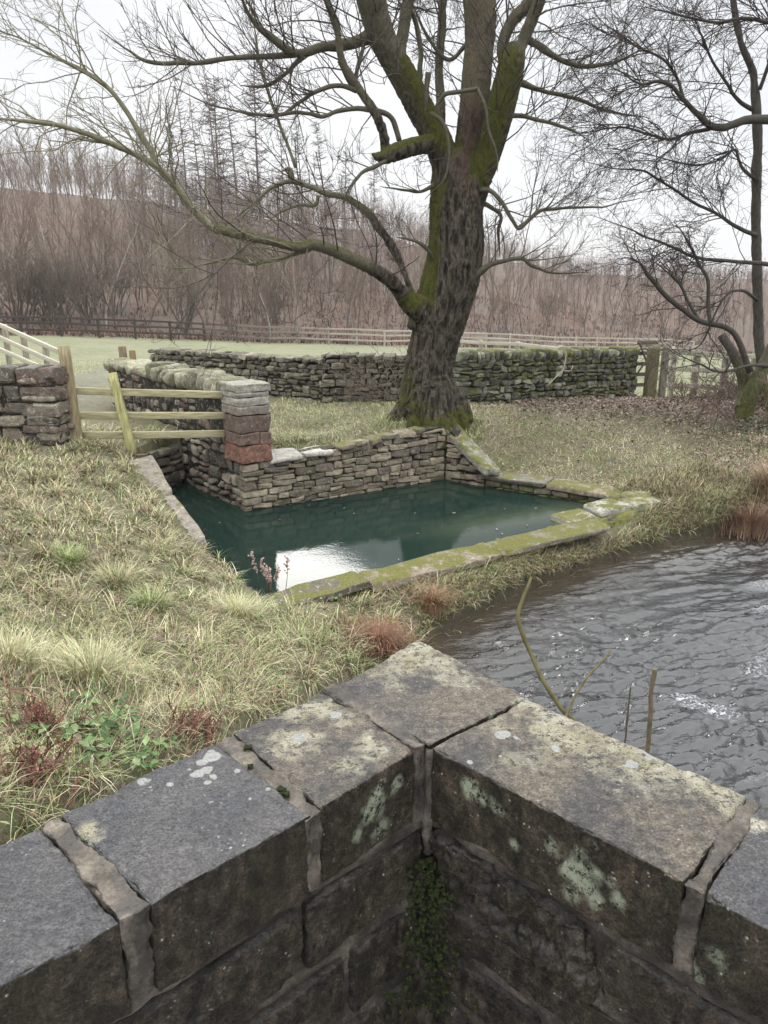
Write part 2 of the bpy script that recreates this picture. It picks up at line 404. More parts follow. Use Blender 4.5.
# pool water: shelf of silt shows faintly through the green water on the right
bx = np.linspace(-3.4, 3.6, 90); by = np.linspace(5.4, 10.9, 80); X, Y = np.meshgrid(bx, by)
keep = inside(pool_poly, X, Y) | (dist(pool_poly, X, Y) < .22)
shelf = np.exp(-((Y - (8.2 + .5 * (X - .6))) / .35) ** 2) * sst(.2, 1.2, X) * .8 + .25 * (fbm2(X, Y, 1.1, 3, 5) > .1) * .4
fc = grid_faces(len(bx), len(by)); kk = keep.ravel()[fc].all(1)
mb = MB(); mb.add(np.stack([X, Y, np.full_like(X, ZW)], -1).reshape(-1, 3), fc[kk], None, np.repeat(shelf.reshape(-1, 1), 3, 1))
pool = mb.build('pool_water', water_mat('still_water', ((.011, .024, .019), (.05, .066, .044)), 1.17, .012,
    [((7, 7, 7), .03, .02, .3), ((42, 30, 30), .07, .006, .2)]))
tag(pool, 'still dark green water of the stone-edged pool', 'water', kind='structure')
# river: wavelets modelled, finer chop as bump
rx = axis(-1, 6.5, .022, -1.4, 60, 1.15); ry = axis(1.5, 9.2, .018, -38, 10.2, 1.15); X, Y = np.meshgrid(rx, ry)
dr = dist(edge, X, Y, False); keep = inside(river_poly, X, Y) | (dr < .12)
ca, sa = math.cos(.35), math.sin(.35); U = X * ca + Y * sa; V_ = -X * sa + Y * ca
wv = fbm(np.stack([U * 1.6, V_ * 3.6, 0 * X], -1), 3, 21) * .5 + np.abs(fbm(np.stack([U * 3.5, V_ * 8.5, 0 * X + 4], -1), 3, 33)) * .5
near_f = np.clip(1.3 - np.hypot(X - 2, Y - 6) / 20, 0, 1)
Wp = U * 1.0 + .35 * fbm(np.stack([U * .9, V_ * .9, 0 * X + 2], -1), 2, 61)
rid = lambda f, a_, b_, sd_: 1 - 2 * np.abs(fbm(np.stack([Wp * a_, V_ * b_, 0 * X + sd_], -1), 2, sd_, .4))
gust = np.clip(.75 + .9 * fbm(np.stack([Wp * .45, V_ * .9, 0 * X + 3], -1), 3, 47), .15, 1.9)
Zr = ZR + (.024 * fbm(np.stack([Wp * 1.2, V_ * 3.6, 0 * X], -1), 2, 21) + .016 * rid(0, 1.6, 5.5, 33) + gust * (.020 * rid(0, 3.8, 12, 37) + .012 * rid(0, 8.5, 22, 39))) * np.clip(dr / .5, .12, 1) * near_f
shal = np.exp(-dr / .35) * .9
def spot(px, py, r): q = at(px, py, ZR); return np.exp(-(((X - q[0]) / r) ** 2 + ((Y - q[1]) / (r * .55)) ** 2))
foam = np.clip(.55 * sst(.55, .9, 1 - 2 * np.abs(fbm(np.stack([U * .55, V_ * 3.2, 0 * X + 71], -1), 2, 71))) * sst(1.0, 2.2, dr) * sst(.1, .6, fbm2(X, Y, .8, 2, 72)) + .9 * spot(700, 708, .14) + .8 * spot(722, 716, .12) + .8 * spot(682, 700, .10) + .5 * spot(764, 610, .16) + .3 * spot(766, 585, .2), 0, 1)
fc = grid_faces(len(rx), len(ry)); kk = keep.ravel()[fc].all(1)
mb = MB(); mb.add(np.stack([X, Y, Zr], -1).reshape(-1, 3), fc[kk], None, np.stack([shal, shal * 0, foam], -1).reshape(-1, 3))
river = mb.build('river_water', water_mat('running_water', ((.007, .0075, .008), (.075, .06, .042)), 1.7, .03,
    [((12, 26, 16), .35, .03, .9)], True))
tag(river, 'rippling grey river running past the bank', 'water', kind='structure')

# ------------------------------------------------------------------ parapet in the foreground
lich = []     # (x, y, z, radius, strength)
def blob(px, py, rpx, st=1.0, z=CT):
    p = at(px, py, z); lich.append((*p, rpx / F * np.linalg.norm(p - np.array((0, 0, CAMZ))), st))
for a in [(420, 652, 20), (405, 665, 16, .8), (440, 668, 16, .8), (462, 680, 14, .7), (385, 672, 12, .6), (395, 685, 9, .6),
          (318, 708, 16), (300, 715, 14), (292, 742, 18), (275, 738, 12, .8), (368, 748, 15), (352, 765, 12, .8), (340, 722, 10, .7), (395, 735, 10, .5),
          (530, 706, 10), (548, 716, 20, .8), (580, 728, 20, .7), (610, 735, 16), (640, 762, 24, .8), (672, 772, 20, .8), (555, 750, 18, .6), (600, 765, 16, .6), (700, 790, 18, .7), (720, 800, 12, .7), (757, 825, 10), (520, 760, 12, .5), (640, 745, 10), (565, 735, 22), (625, 750, 22), (655, 758, 20), (690, 775, 20), (585, 748, 16, .7), (545, 728, 14), (620, 780, 14, .5), (660, 790, 14, .5), (500, 725, 12, .6), (720, 790, 14), (740, 808, 10, .7), (410, 648, 20), (430, 660, 18), (395, 658, 12, .8),
          (78, 836, 11), (560, 722, 9)]: blob(*a)
white = []
for a in [(200, 764, 5), (211, 757, 6), (197, 775, 6), (208, 783, 3.5), (237, 772, 4), (170, 785, 3.2), (143, 780, 6.5), (206, 771, 5), (214, 777, 4), (190, 770, 3), (504, 734, 7.5), (516, 738, 5), (470, 762, 3.5), (555, 748, 5), (632, 762, 8), (648, 757, 6), (500, 757, 2.5), (300, 738, 6), (335, 716, 6), (268, 790, 3), (250, 800, 2.5), (220, 700, 3), (527, 700, 6)]:
    p = at(a[0], a[1], CT); white.append((*p, .8 * a[2] / F * np.linalg.norm(p - np.array((0, 0, CAMZ))), 1))
uL = (l_in - c_in); LL = np.linalg.norm(uL); uL = uL / LL; nL = np.array((-uL[1], uL[0])) 
uR = (r_in - c_in); uR = uR / np.linalg.norm(uR); nR = np.array((uR[1], -uR[0]))
for n_ in ('nL', 'nR'):
    v_ = globals()[n_]
    if v_ @ (c_out - c_in) > 0: globals()[n_] = -v_         # face normals point to the viewer's side
def on_face(px, py, u, off=0):
    "point seen at a pixel on the wing's inner face"
    n_ = nL if u is uL else nR; d = ray(px, py); s = ((c_in + n_ * off) @ n_) / (d[:2] @ n_); return np.array((0, 0, CAMZ)) + d * s
for (px, py, r_, u, st) in [(375, 795, 9, uL, .9), (368, 812, 10, uL, .9), (378, 828, 7, uL, .6), (355, 832, 5, uL, .8), (395, 785, 6, uL, .7),
        (473, 784, 8, uR, 1), (484, 795, 6, uR, 1), (500, 806, 7, uR, .9), (556, 845, 6, uR, .8), (584, 868, 15, uR, 1), (590, 882, 12, uR, .9), (575, 890, 7, uR, .7), (618, 898, 6, uR, .8), (517, 842, 4, uR, .8), (720, 955, 7, uR, .5), (690, 965, 8, uR, .6), (187, 955, 6, uL, .6)]:
    p = on_face(px, py, u); lich.append((*p, r_ / F * np.linalg.norm(p - np.array((0, 0, CAMZ))), st))
lich = np.array(lich); white = np.array(white)
def blobs(P, B, wob, seed):
    n_ = fbm(P * 38, 3, seed) * wob; r = np.zeros(len(P))
    for b in B:
        d = np.linalg.norm(P - b[:3], axis=1) / b[3]; r = np.maximum(r, b[4] * np.clip(1.7 - d + n_, 0, 1) )
    return np.clip(r, 0, 1)
def cl(n, e=.06):
    "n+1 parameters in [-1,1], finer at both ends"
    t = np.linspace(0, 1, n - 9); t = np.concatenate([np.linspace(0, t[1], 6)[:-1], t[1:-1], np.linspace(t[-2], 1, 6)[1:]]) 
    return np.sort(t) * 2 - 1
def hexa(mb, top, z0, z1, n=(90, 90, 60), r=.006, amp=.003, seed=0, chip=1.0, under=0.0, freq=26):
    "dressed block: four plan corners (inner a, inner b, outer b, outer a), rounded and chipped edges, uneven faces"
    top = np.asarray(top, float); c = top.mean(0)
    hx = (np.linalg.norm(top[1] - top[0]) + np.linalg.norm(top[2] - top[3])) / 4; hy = (np.linalg.norm(top[3] - top[0]) + np.linalg.norm(top[2] - top[1])) / 4; hz = (z1 - z0) / 2
    h = np.array((hx, hy, hz)); ps = [cl(k) for k in n]
    for ax in range(3):
        for sd_ in (-1, 1):
            i, j = (ax + 1) % 3, (ax + 2) % 3; A, B = np.meshgrid(ps[i], ps[j]); L = np.zeros((A.size, 3)); L[:, ax] = sd_; L[:, i] = A.ravel(); L[:, j] = B.ravel()
            p = L * h
            wn = (L / 2 + .5)
            def tow(L_):
                a = (L_[:, :1] + 1) / 2; b = (L_[:, 1:2] + 1) / 2
                xy = top[0] * (1 - a) * (1 - b) + top[1] * a * (1 - b) + top[2] * a * b + top[3] * (1 - a) * b
                return np.c_[xy, z0 + (L_[:, 2] + 1) / 2 * (z1 - z0)]
            W = tow(L)
            rr = r * (1 + chip * 1.5 * np.clip(fbm(W * 16, 3, seed + 5) + .15, -.6, 2.0) + chip * .9 * np.clip(fbm(W * 60, 2, seed + 6), 0, 1)); rr = np.clip(rr, .0015, .8 * h.min())[:, None]
            q = np.clip(p, -(h - rr), h - rr); d = p - q; d /= np.linalg.norm(d, axis=1)[:, None] + 1e-9
            p2 = q + rr * d
            nrm = d
            W2 = tow(p2 / h)
            e1 = (top[1] - top[0]) / np.linalg.norm(top[1] - top[0]); e2 = (top[3] - top[0]) / np.linalg.norm(top[3] - top[0])
            nw = np.c_[nrm[:, :1] * e1 + nrm[:, 1:2] * e2, nrm[:, 2:]]
            disp = amp * (.9 * fbm(W * freq * .3, 3, seed + 1) + .7 * fbm(W * freq, 4, seed + 2, .6))
            W2 = W2 + nw * disp[:, None]
            n1, n2 = len(ps[i]), len(ps[j]); fc = grid_faces(n1, n2)
            if sd_ < 0: fc = fc[:, ::-1]
            li = np.maximum(blobs(W2, lich, .8, 3), 0); wh = blobs(W2, white, .9, 8)
            mb.add(W2, fc, None, np.stack([li, wh, np.zeros(len(W2))], 1))
def mat_gritstone(name, base, warm, dark, mott=.4, rough=(.55, .8)):
    m = M(name); a = m.sepc(m.attr()); m.b.inputs['Specular IOR Level'].default_value = .5
    n1 = m.noise(7, 6, .65, .3); n2 = m.noise(52, 6, .72, off=3); n3 = m.noise(230, 4, .65, off=6); n4 = m.noise(17, 5, .7, .5, off=13)
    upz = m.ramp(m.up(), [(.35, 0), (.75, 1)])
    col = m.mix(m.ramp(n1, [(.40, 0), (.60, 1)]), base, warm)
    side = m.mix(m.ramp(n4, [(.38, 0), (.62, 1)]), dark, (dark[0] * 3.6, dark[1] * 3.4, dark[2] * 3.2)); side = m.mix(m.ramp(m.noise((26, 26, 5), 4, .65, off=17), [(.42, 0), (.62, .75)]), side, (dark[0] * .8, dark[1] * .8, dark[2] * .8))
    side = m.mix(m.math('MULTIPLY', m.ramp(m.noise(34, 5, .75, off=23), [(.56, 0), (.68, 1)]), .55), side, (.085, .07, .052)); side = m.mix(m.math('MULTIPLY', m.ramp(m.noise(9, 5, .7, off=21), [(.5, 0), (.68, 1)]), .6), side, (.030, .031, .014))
    col = m.mix(upz, side, col)  # side faces darker than tops: their shade is put into the colour, besides stains
    col = m.mix(1, col, m.ramp(n2, [(.34, mott), (.5, 1), (.66, 2.1 - mott)]), 'MULTIPLY')
    col = m.mix(1, col, m.ramp(n3, [(.36, .5), (.64, 1.5)]), 'MULTIPLY')
    k = m.math('MULTIPLY', a[0], m.ramp(m.math('ADD', m.math('MULTIPLY', n2, .65), m.math('MULTIPLY', n3, .35)), [(.42, .0), (.51, 1)]))
    lc = m.mix(m.ramp(n4, [(.35, 0), (.65, 1)]), (.30, .275, .165), (.45, .425, .34))
    lside = m.mix(n4, (.20, .235, .16), (.36, .38, .29))
    col = m.mix(k, col, m.mix(upz, lside, lc))
    sp = m.math('MULTIPLY', m.ramp(m.voro(75), [(.12, 1), (.22, 0)]), m.ramp(n4, [(.55, 0), (.66, 1)]))
    col = m.mix(m.math('MULTIPLY', sp, .8), col, (.5, .5, .44))
    col = m.mix(m.ramp(m.math('MULTIPLY', a[1], m.ramp(n2, [(.3, .45), (.55, 1.1)])), [(.45, 0), (.7, 1)]), col, m.mix(n3, (.28, .285, .265), (.43, .43, .40)))
    nb = m.bump(m.noise((75, 110, 75), 4, .7, 1.2, off=8), 1.0, .010); nb = m.bump(n2, .7, .008, nb); nb = m.bump(n3, 1.0, .005, nb); nb = m.bump(m.ramp(m.voro(120), [(.0, 0), (.35, 1)]), .5, .003, nb)
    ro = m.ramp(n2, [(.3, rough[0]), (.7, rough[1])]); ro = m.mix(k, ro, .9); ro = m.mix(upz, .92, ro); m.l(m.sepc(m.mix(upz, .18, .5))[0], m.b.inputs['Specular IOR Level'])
    return m.fin(col, m.sepc(ro)[0], nb)
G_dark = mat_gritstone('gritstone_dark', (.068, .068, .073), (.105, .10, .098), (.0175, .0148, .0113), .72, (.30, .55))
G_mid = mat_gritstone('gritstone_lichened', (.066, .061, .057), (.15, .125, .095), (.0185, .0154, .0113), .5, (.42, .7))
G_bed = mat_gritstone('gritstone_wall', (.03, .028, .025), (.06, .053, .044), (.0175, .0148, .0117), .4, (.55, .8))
m = M('lime_mortar'); n1 = m.noise(20, 6, .7); n2 = m.noise(120, 4, .65, off=2); n3 = m.noise(9, 4, .6, off=5)
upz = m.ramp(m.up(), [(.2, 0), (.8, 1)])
col = m.mix(upz, m.mix(m.ramp(n3, [(.38, 0), (.62, 1)]), (.020, .016, .013), (.105, .088, .072)), m.mix(m.ramp(n3, [(.38, 0), (.62, 1)]), (.075, .066, .057), (.22, .19, .152)))  # mortar coloured darker on side faces, paler on top: shade painted in
col = m.mix(1, col, m.ramp(n1, [(.3, .55), (.7, 1.35)]), 'MULTIPLY'); col = m.mix(1, col, m.ramp(n2, [(.3, .7), (.7, 1.25)]), 'MULTIPLY')
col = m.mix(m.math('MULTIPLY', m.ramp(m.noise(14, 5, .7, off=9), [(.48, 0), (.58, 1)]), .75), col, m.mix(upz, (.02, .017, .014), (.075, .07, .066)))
MAT_mortar = m.fin(col, .9, m.bump(n2, 1.0, .006, m.bump(n1, .8, .014)))
m = M('cushion_moss'); n1 = m.noise(160, 4, .7); n2 = m.noise(40, 4, .6, off=4)
MAT_moss = m.fin(m.mix(m.ramp(n1, [(.3, 0), (.7, 1)]), (.005, .008, .002), (.035, .048, .009)), .95, m.bump(n1, .9, .006, m.bump(n2, .9, .02)))

par = thing('parapet_wall', 'dark gritstone bridge parapet with a sharp corner and lichen-spotted coping in front', 'wall')
T = lambda px, py: at(px, py, CT)[:2]
CB = CT - .175
def cop(pts, mat, seed, **k):
    b = MB(); hexa(b, [T(*p) for p in pts], k.pop('z0', CB), k.pop('z1', CT), seed=seed, **k); return b.build('coping_stone', mat, par)
def extp(a, b, t): a = np.array(a, float); b = np.array(b, float); return tuple(a + (b - a) * t)
# corner stone, three along the left wing, two along the right wing
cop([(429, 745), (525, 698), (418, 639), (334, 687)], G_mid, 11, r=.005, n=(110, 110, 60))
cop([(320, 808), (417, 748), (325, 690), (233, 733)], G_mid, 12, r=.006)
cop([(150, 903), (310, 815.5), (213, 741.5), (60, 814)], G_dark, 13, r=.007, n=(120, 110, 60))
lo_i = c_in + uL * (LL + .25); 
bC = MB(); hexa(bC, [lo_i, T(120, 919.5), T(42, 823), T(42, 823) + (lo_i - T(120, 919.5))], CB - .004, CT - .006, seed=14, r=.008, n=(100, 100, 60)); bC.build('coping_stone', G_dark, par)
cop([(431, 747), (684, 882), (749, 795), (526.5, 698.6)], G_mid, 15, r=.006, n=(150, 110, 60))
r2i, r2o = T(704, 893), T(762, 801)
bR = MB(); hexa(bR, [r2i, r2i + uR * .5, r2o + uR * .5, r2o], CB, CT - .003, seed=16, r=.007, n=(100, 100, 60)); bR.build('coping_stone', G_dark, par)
# the wings run on beyond the picture
wl = T(40, 824) - T(118, 921); wr = T(762, 801) - T(704, 893)
for k in range(3):
    e_ = MB(); a_ = c_in + uL * (LL + .29 + k * .46); hexa(e_, [a_ + uL * .42, a_, a_ + wl, a_ + uL * .42 + wl], CB, CT - .004, seed=90 + k, r=.007, n=(50, 50, 30)); e_.build('coping_stone', G_dark, par)
    e_ = MB(); a_ = r2i + uR * (.54 + k * .5); hexa(e_, [a_, a_ + uR * .46, a_ + uR * .46 + wr, a_ + wr], CB, CT - .004, seed=95 + k, r=.007, n=(50, 50, 30)); e_.build('coping_stone', G_mid, par)
# mortar between the copings: joints over the top and down the faces, and the bed below
mo = MB()
def joint(p0, p1, q0, q1, rise, seed):
    "mortar strip; p0 p1 inner pair, q0 q1 outer pair (pixels on the coping top)"
    hexa(mo, [T(*p0), T(*p1), T(*q1), T(*q0)], CB + .002, CT + rise - .004, n=(30, 80, 40), r=.007, amp=.006, seed=seed, chip=1.2, freq=40)
joint((415, 751), (430, 744), (322, 692), (335, 685), .010, 31)
joint((306, 819), (322, 807), (211, 743), (235, 732), -.002, 32)
joint((119, 920), (151, 902), (42, 822), (60, 815), .001, 33)
joint((682, 883), (706, 892), (747, 795), (764, 801), .002, 34)
th = .30
def wing_block(mb, u, t0, t1, z0, z1, off, **k):
    "block on a wing: t along the inner face from the corner, off = how far it stands proud"
    n_ = nL if u is uL else nR
    a = c_in + u * t0 + n_ * off; b = c_in + u * t1 + n_ * off
    q = [a, b, b - n_ * (th + off), a - n_ * (th + off)]
    if u is uL: q = [b, a, a - n_ * (th + off), b - n_ * (th + off)]
    hexa(mb, q, z0, z1, **k)
BED = CB - .026
wing_block(mo, uL, -.28, 2.3, BED - .004, CB + .004, -.004, n=(160, 30, 30), r=.008, amp=.005, seed=41)
wing_block(mo, uR, -.28, 2.3, BED - .004, CB + .004, -.004, n=(160, 30, 30), r=.008, amp=.005, seed=42)
wing_block(mo, uL, -.25, 2.3, .95, BED, -.012, n=(120, 30, 120), r=.008, amp=.004, seed=43)
wing_block(mo, uR, -.25, 2.3, .95, BED, -.012, n=(120, 30, 120), r=.008, amp=.004, seed=44)
# mortar fillet running down the inner corner
fil = spline([np.r_[c_in + (nL + nR) * .006, z] for z in (CT - .012, CB, BED, BED - .03, BED - .06)], 40); fil[:, 0] += .003 * fbm(fil * 20, 3, 5)
tube(mo, fil, .012 + .004 * fbm(fil * 30, 3, 9), 10)
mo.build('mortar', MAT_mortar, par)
# courses below the coping
fc_ = MB()
def course(u, rows):
    for z1, z0, cuts, offs in rows:
        for k in range(len(cuts) - 1):
            wing_block(fc_, u, cuts[k] + .006, cuts[k + 1] - .012, z0 + .006, z1 - .006, offs[k], n=(90, 24, 60), r=.010, amp=.008 + .02 * (offs[k] > .012), seed=int(60 + 100 * z1 + k + (7 if u is uR else 0)), chip=1.0, freq=18)
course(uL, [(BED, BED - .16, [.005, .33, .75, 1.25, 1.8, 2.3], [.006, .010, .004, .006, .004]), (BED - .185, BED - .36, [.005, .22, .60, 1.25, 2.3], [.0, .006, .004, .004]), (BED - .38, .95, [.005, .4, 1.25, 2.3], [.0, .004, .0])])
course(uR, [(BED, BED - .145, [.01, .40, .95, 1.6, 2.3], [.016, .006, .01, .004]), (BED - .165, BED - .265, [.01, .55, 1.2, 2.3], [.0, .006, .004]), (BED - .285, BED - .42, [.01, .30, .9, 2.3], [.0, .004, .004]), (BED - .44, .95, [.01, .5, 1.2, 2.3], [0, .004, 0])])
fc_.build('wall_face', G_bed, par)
# outer leaf of the wall down to the bank and the river bed
ob = MB()
for a, b in ((c_out, ext(c_out, l_out, 2.2)), (c_out, ext(c_out, r_out, 2.2))):
    u = (b - a) / np.linalg.norm(b - a); n_ = np.array((-u[1], u[0])); n_ = n_ if n_ @ (c_in - c_out) > 0 else -n_
    hexa(ob, [a + n_ * .04 + u * .04, b + n_ * .04, b + n_ * .22, a + n_ * .22 + u * .22], -.5, CB - .004, n=(80, 20, 80), amp=.012, seed=71, r=.01)
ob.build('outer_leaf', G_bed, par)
# moss hanging down the inner corner
mm = MB()
for k in range(430):
    z = CB - .10 - abs(rng.normal(.08, .22)) ; 
    if z < 1.15: continue
    side = uL if rng.random() < .42 else uR; t = abs(rng.normal(0, .03 + .07 * max(0, 1.75 - z)))
    n_ = nL if side is uL else nR
    p = np.r_[c_in + side * (t + .008) + n_ * (.004 + .006 * rng.random()), z]; r_ = rng.uniform(.002, .0055)
    stone(mm, p, (r_, 0, 0), (0, r_, 0), (0, 0, r_ * 1.2), (1, 1, 1), 3, 2.4, .003, k, 160)
for (px, py) in [(285, 792), (287, 794), (281, 790), (250, 766), (248, 748)]:
    p = at(px, py, CT); stone(mm, p, (.007, 0, 0), (0, .007, 0), (0, 0, .004), (1, 1, 1), 4, 2.4, .004, px, 160)
mm.build('moss', MAT_moss, par)
dk = MB(); dq = [c_in + (uL + uR) * .05, c_in + uL * 3.5, np.array((-3, -6)), np.array((3, -6)), c_in + uR * 3.5]
dk.add([(*p, 1.16) for p in dq], None, [(0, 1, 2), (0, 2, 3), (0, 3, 4)])
tag(dk.build('bridge_road', mat_tone('tarmac', 60, .7, 1.2), smooth=False), 'road over the bridge behind the parapet', 'road', kind='structure')
for c_ in dk.c: c_ *= .05

# ------------------------------------------------------------------ stone walls round the pool and field
GREYS = [(.165, .148, .115), (.215, .19, .145), (.115, .10, .08), (.25, .225, .175), (.19, .155, .115), (.14, .125, .105)]
RETS = [(.20, .175, .125), (.24, .205, .15), (.155, .13, .095), (.225, .185, .135), (.18, .15, .12)]
PINKS = [(.13, .088, .068), (.16, .115, .088), (.11, .085, .07), (.20, .165, .13), (.085, .072, .06)]
REDS = [(.24, .10, .06), (.26, .115, .07), (.20, .10, .075)]
def wall_run(mb, a, b, z0, z1, depth, ch, ln, pal, seed, n=4, power=6, rough=.012, batter=0.0, proud=.02, jitter=.25, mossg=0, gap=.012):
    """courses of stones from a to b (plan points); the shown face is a-b, the wall body lies on the left of a->b.
    z0, z1 may be (start, end) pairs"""
    r = np.random.default_rng(seed); a = np.asarray(a, float)[:2]; b = np.asarray(b, float)[:2]; L = np.linalg.norm(b - a); u = (b - a) / L; nn = np.array((-u[1], u[0]))
    z0 = z0 if hasattr(z0, '__len__') else (z0, z0); z1 = z1 if hasattr(z1, '__len__') else (z1, z1)
    H = max(z1[0] - z0[0], z1[1] - z0[1]); zs = [0.0]
    while zs[-1] < H - ch[0] * .6: zs.append(zs[-1] + r.uniform(*ch))
    sc = H / zs[-1]; zs = [q * sc for q in zs]
    for k in range(len(zs) - 1):
        s = -r.uniform(0, ln[0] * .3)
        while s < L - .02:
            l = min(r.uniform(*ln), L - s)
            if L - s - l < ln[0] * .5: l = L - s
            s0 = max(s, 0); f = (s0 + (s + l)) / 2 / L
            zb = z0[0] + (z0[1] - z0[0]) * f; zt = z1[0] + (z1[1] - z1[0]) * f; Hh = zt - zb
            lo, hi = zs[k] / H * Hh, zs[k + 1] / H * Hh
            sub = [(lo, hi)]
            if r.random() < jitter and hi - lo > ch[0] * 1.2: mid = lo + (hi - lo) * r.uniform(.4, .6); sub = [(lo, mid), (mid, hi)]
            for lo_, hi_ in sub:
                pr = r.uniform(-proud, proud); d = depth + r.uniform(-.01, .03)
                cxy = a + u * (s0 + s + l) / 2 + nn * (d / 2 - pr + batter * (lo_ + hi_) / 2)
                c = pal[r.integers(len(pal))]; c = np.array(c) * r.uniform(.55, 1.35)
                hl = max((s + l - s0) / 2 - gap / 2, .012); hh = max((hi_ - lo_) / 2 - gap / 2, .01)
                tl = r.normal(0, .03 if power > 6 else .10)
                stone(mb, (*cxy, zb + (lo_ + hi_) / 2), (*(u * hl), tl * hl), (*(nn * d / 2), 0), (0, 0, hh), c, n, power, rough, int(r.integers(1, 9999)), 9)
            s += l
def core(mb, a, b, z0, z1, depth, inset=.05):
    a = np.asarray(a, float)[:2]; b = np.asarray(b, float)[:2]; u = (b - a) / np.linalg.norm(b - a); nn = np.array((-u[1], u[0]))
    z0 = z0 if hasattr(z0, '__len__') else (z0, z0); z1 = z1 if hasattr(z1, '__len__') else (z1, z1)
    q = [a + u * .02 + nn * inset, b - u * .02 + nn * inset, b - u * .02 + nn * (depth - inset), a + u * .02 + nn * (depth - inset)]
    V = [(*q[0], z0[0]), (*q[1], z0[1]), (*q[2], z0[1]), (*q[3], z0[0]), (*q[0], z1[0]), (*q[1], z1[1]), (*q[2], z1[1]), (*q[3], z1[0])]
    mb.add(V, [(0, 1, 5, 4), (1, 2, 6, 5), (2, 3, 7, 6), (3, 0, 4, 7), (4, 5, 6, 7), (3, 2, 1, 0)], None, (.026, .022, .017))
def slab_run(mb, a, b, z, width, thick, ln, pal, seed, over=.03, n=6, sink=0.0, tilt=.0):
    "row of flat slabs lying on a wall; body on the left of a->b"
    r = np.random.default_rng(seed); a = np.asarray(a, float)[:2]; b = np.asarray(b, float)[:2]; L = np.linalg.norm(b - a); u = (b - a) / L; nn = np.array((-u[1], u[0])); s = 0
    z = z if hasattr(z, '__len__') else (z, z)
    while s < L - .05:
        l = min(r.uniform(*ln), L - s)
        if L - s - l < ln[0] * .5: l = L - s
        f = (s + l / 2) / L; zz = z[0] + (z[1] - z[0]) * f + r.uniform(-.012, .012); wd = width * r.uniform(.92, 1.08)
        c = a + u * (s + l / 2) + nn * (wd / 2 - over); dz = (z[1] - z[0]) / L * l / 2 + r.normal(0, .008)
        stone(mb, (*c, zz - thick / 2), (*(u * (l / 2 - .006)), dz), (*(nn * wd / 2), r.normal(0, .008)), (0, 0, thick / 2), np.array(pal[r.integers(len(pal))]) * r.uniform(.8, 1.2), n, 12, .014, int(r.integers(9999)), 7)
        s += l
# back wall of the pool: from the pillar to the corner under the tree, then round to the low rim
bw = thing('retaining_wall', 'coursed grey stone retaining wall rising from the pool below the tree', 'wall')
b = MB(); core(b, p_pillar, p_corner, -.6, (.82, 1.0), .32)
wall_run(b, p_pillar, p_corner, -.1, (.82, .98), .30, (.075, .14), (.12, .34), RETS, 3, n=5, rough=.010, power=14, proud=.012, jitter=.3, gap=.006)
q2 = np.array((1.36, 10.12))
core(b, p_corner, q2, -.6, (.98, .44), .32); wall_run(b, p_corner, q2, -.1, (.95, .40), .30, (.075, .13), (.10, .26), RETS, 4, n=5, rough=.010, power=14, proud=.012, jitter=.3, gap=.006)
b.build('stonework', MAT_ret, bw, False)
b = MB(); slab_run(b, p_pillar + (.30, .18), p_pillar + (1.05, .63), (.865, .895), .40, .07, (.3, .5), [(.36, .34, .30), (.30, .28, .24)], 5)
b.build('coping', mat_stone('pale_flag', .0, lichen=.3), bw)
b = MB(); slab_run(b, p_pillar + (1.10, .66), p_pillar + (p_corner - p_pillar) * .88, (.93, 1.01), .26, .06, (.18, .35), GREYS, 6); b.build('coping', MAT_rim, bw)
sl_a, sl_b = at(441, 420, 1.02), at(492, 474, .47)
b = MB(); d_ = sl_b - sl_a; s_ = np.cross(d_, (0, 0, 1)); s_ /= np.linalg.norm(s_); n_ = np.cross(s_, d_); n_ /= np.linalg.norm(n_)
stone(b, (sl_a + sl_b) / 2 + n_ * .02, d_ / 2, s_ * .13, n_ * .05, (.2, .2, .15), 8, 12, .014, 77, 7)
b.build('sloping_slab', MAT_rim, bw)
# low mossy rim
rim = thing('low_stone_wall', 'low pool wall of flat moss-covered slabs between the pool and the river', 'wall')
b = MB(); bs = MB()
e_out = np.array(at(650, 500, RZ)[:2])
core(bs, q2, p_right, -.6, .36, .3); wall_run(bs, q2, p_right, -.1, .36, .28, (.06, .10), (.10, .26), GREYS, 8, n=4, power=8, rough=.008, proud=.01, gap=.008)
slab_run(b, q2 - (.05, -.02), p_right + (p_right - q2) * .04, RZ + .02, .34, .065, (.6, 1.0), GREYS, 9, over=.05)
pf = at(590, 518, RZ)[:2]
core(bs, p_right, p_near, -.6, .34, .34); 
slab_run(b, pf, p_near - (pf - p_near) * .03, (RZ + .015, RZ + .01), .33, .07, (.9, 1.6), GREYS, 10, over=.02, n=9)
f_o = np.array((pf - p_near)); f_u = f_o / np.linalg.norm(f_o); f_n = np.array((f_u[1], -f_u[0]))
wall_run(bs, p_near + f_n * .27, p_right + f_n * .27 + f_u * .1, -.1, .345, .24, (.09, .15), (.16, .42), GREYS, 12, n=5, power=5, rough=.02, proud=.05, gap=.015)
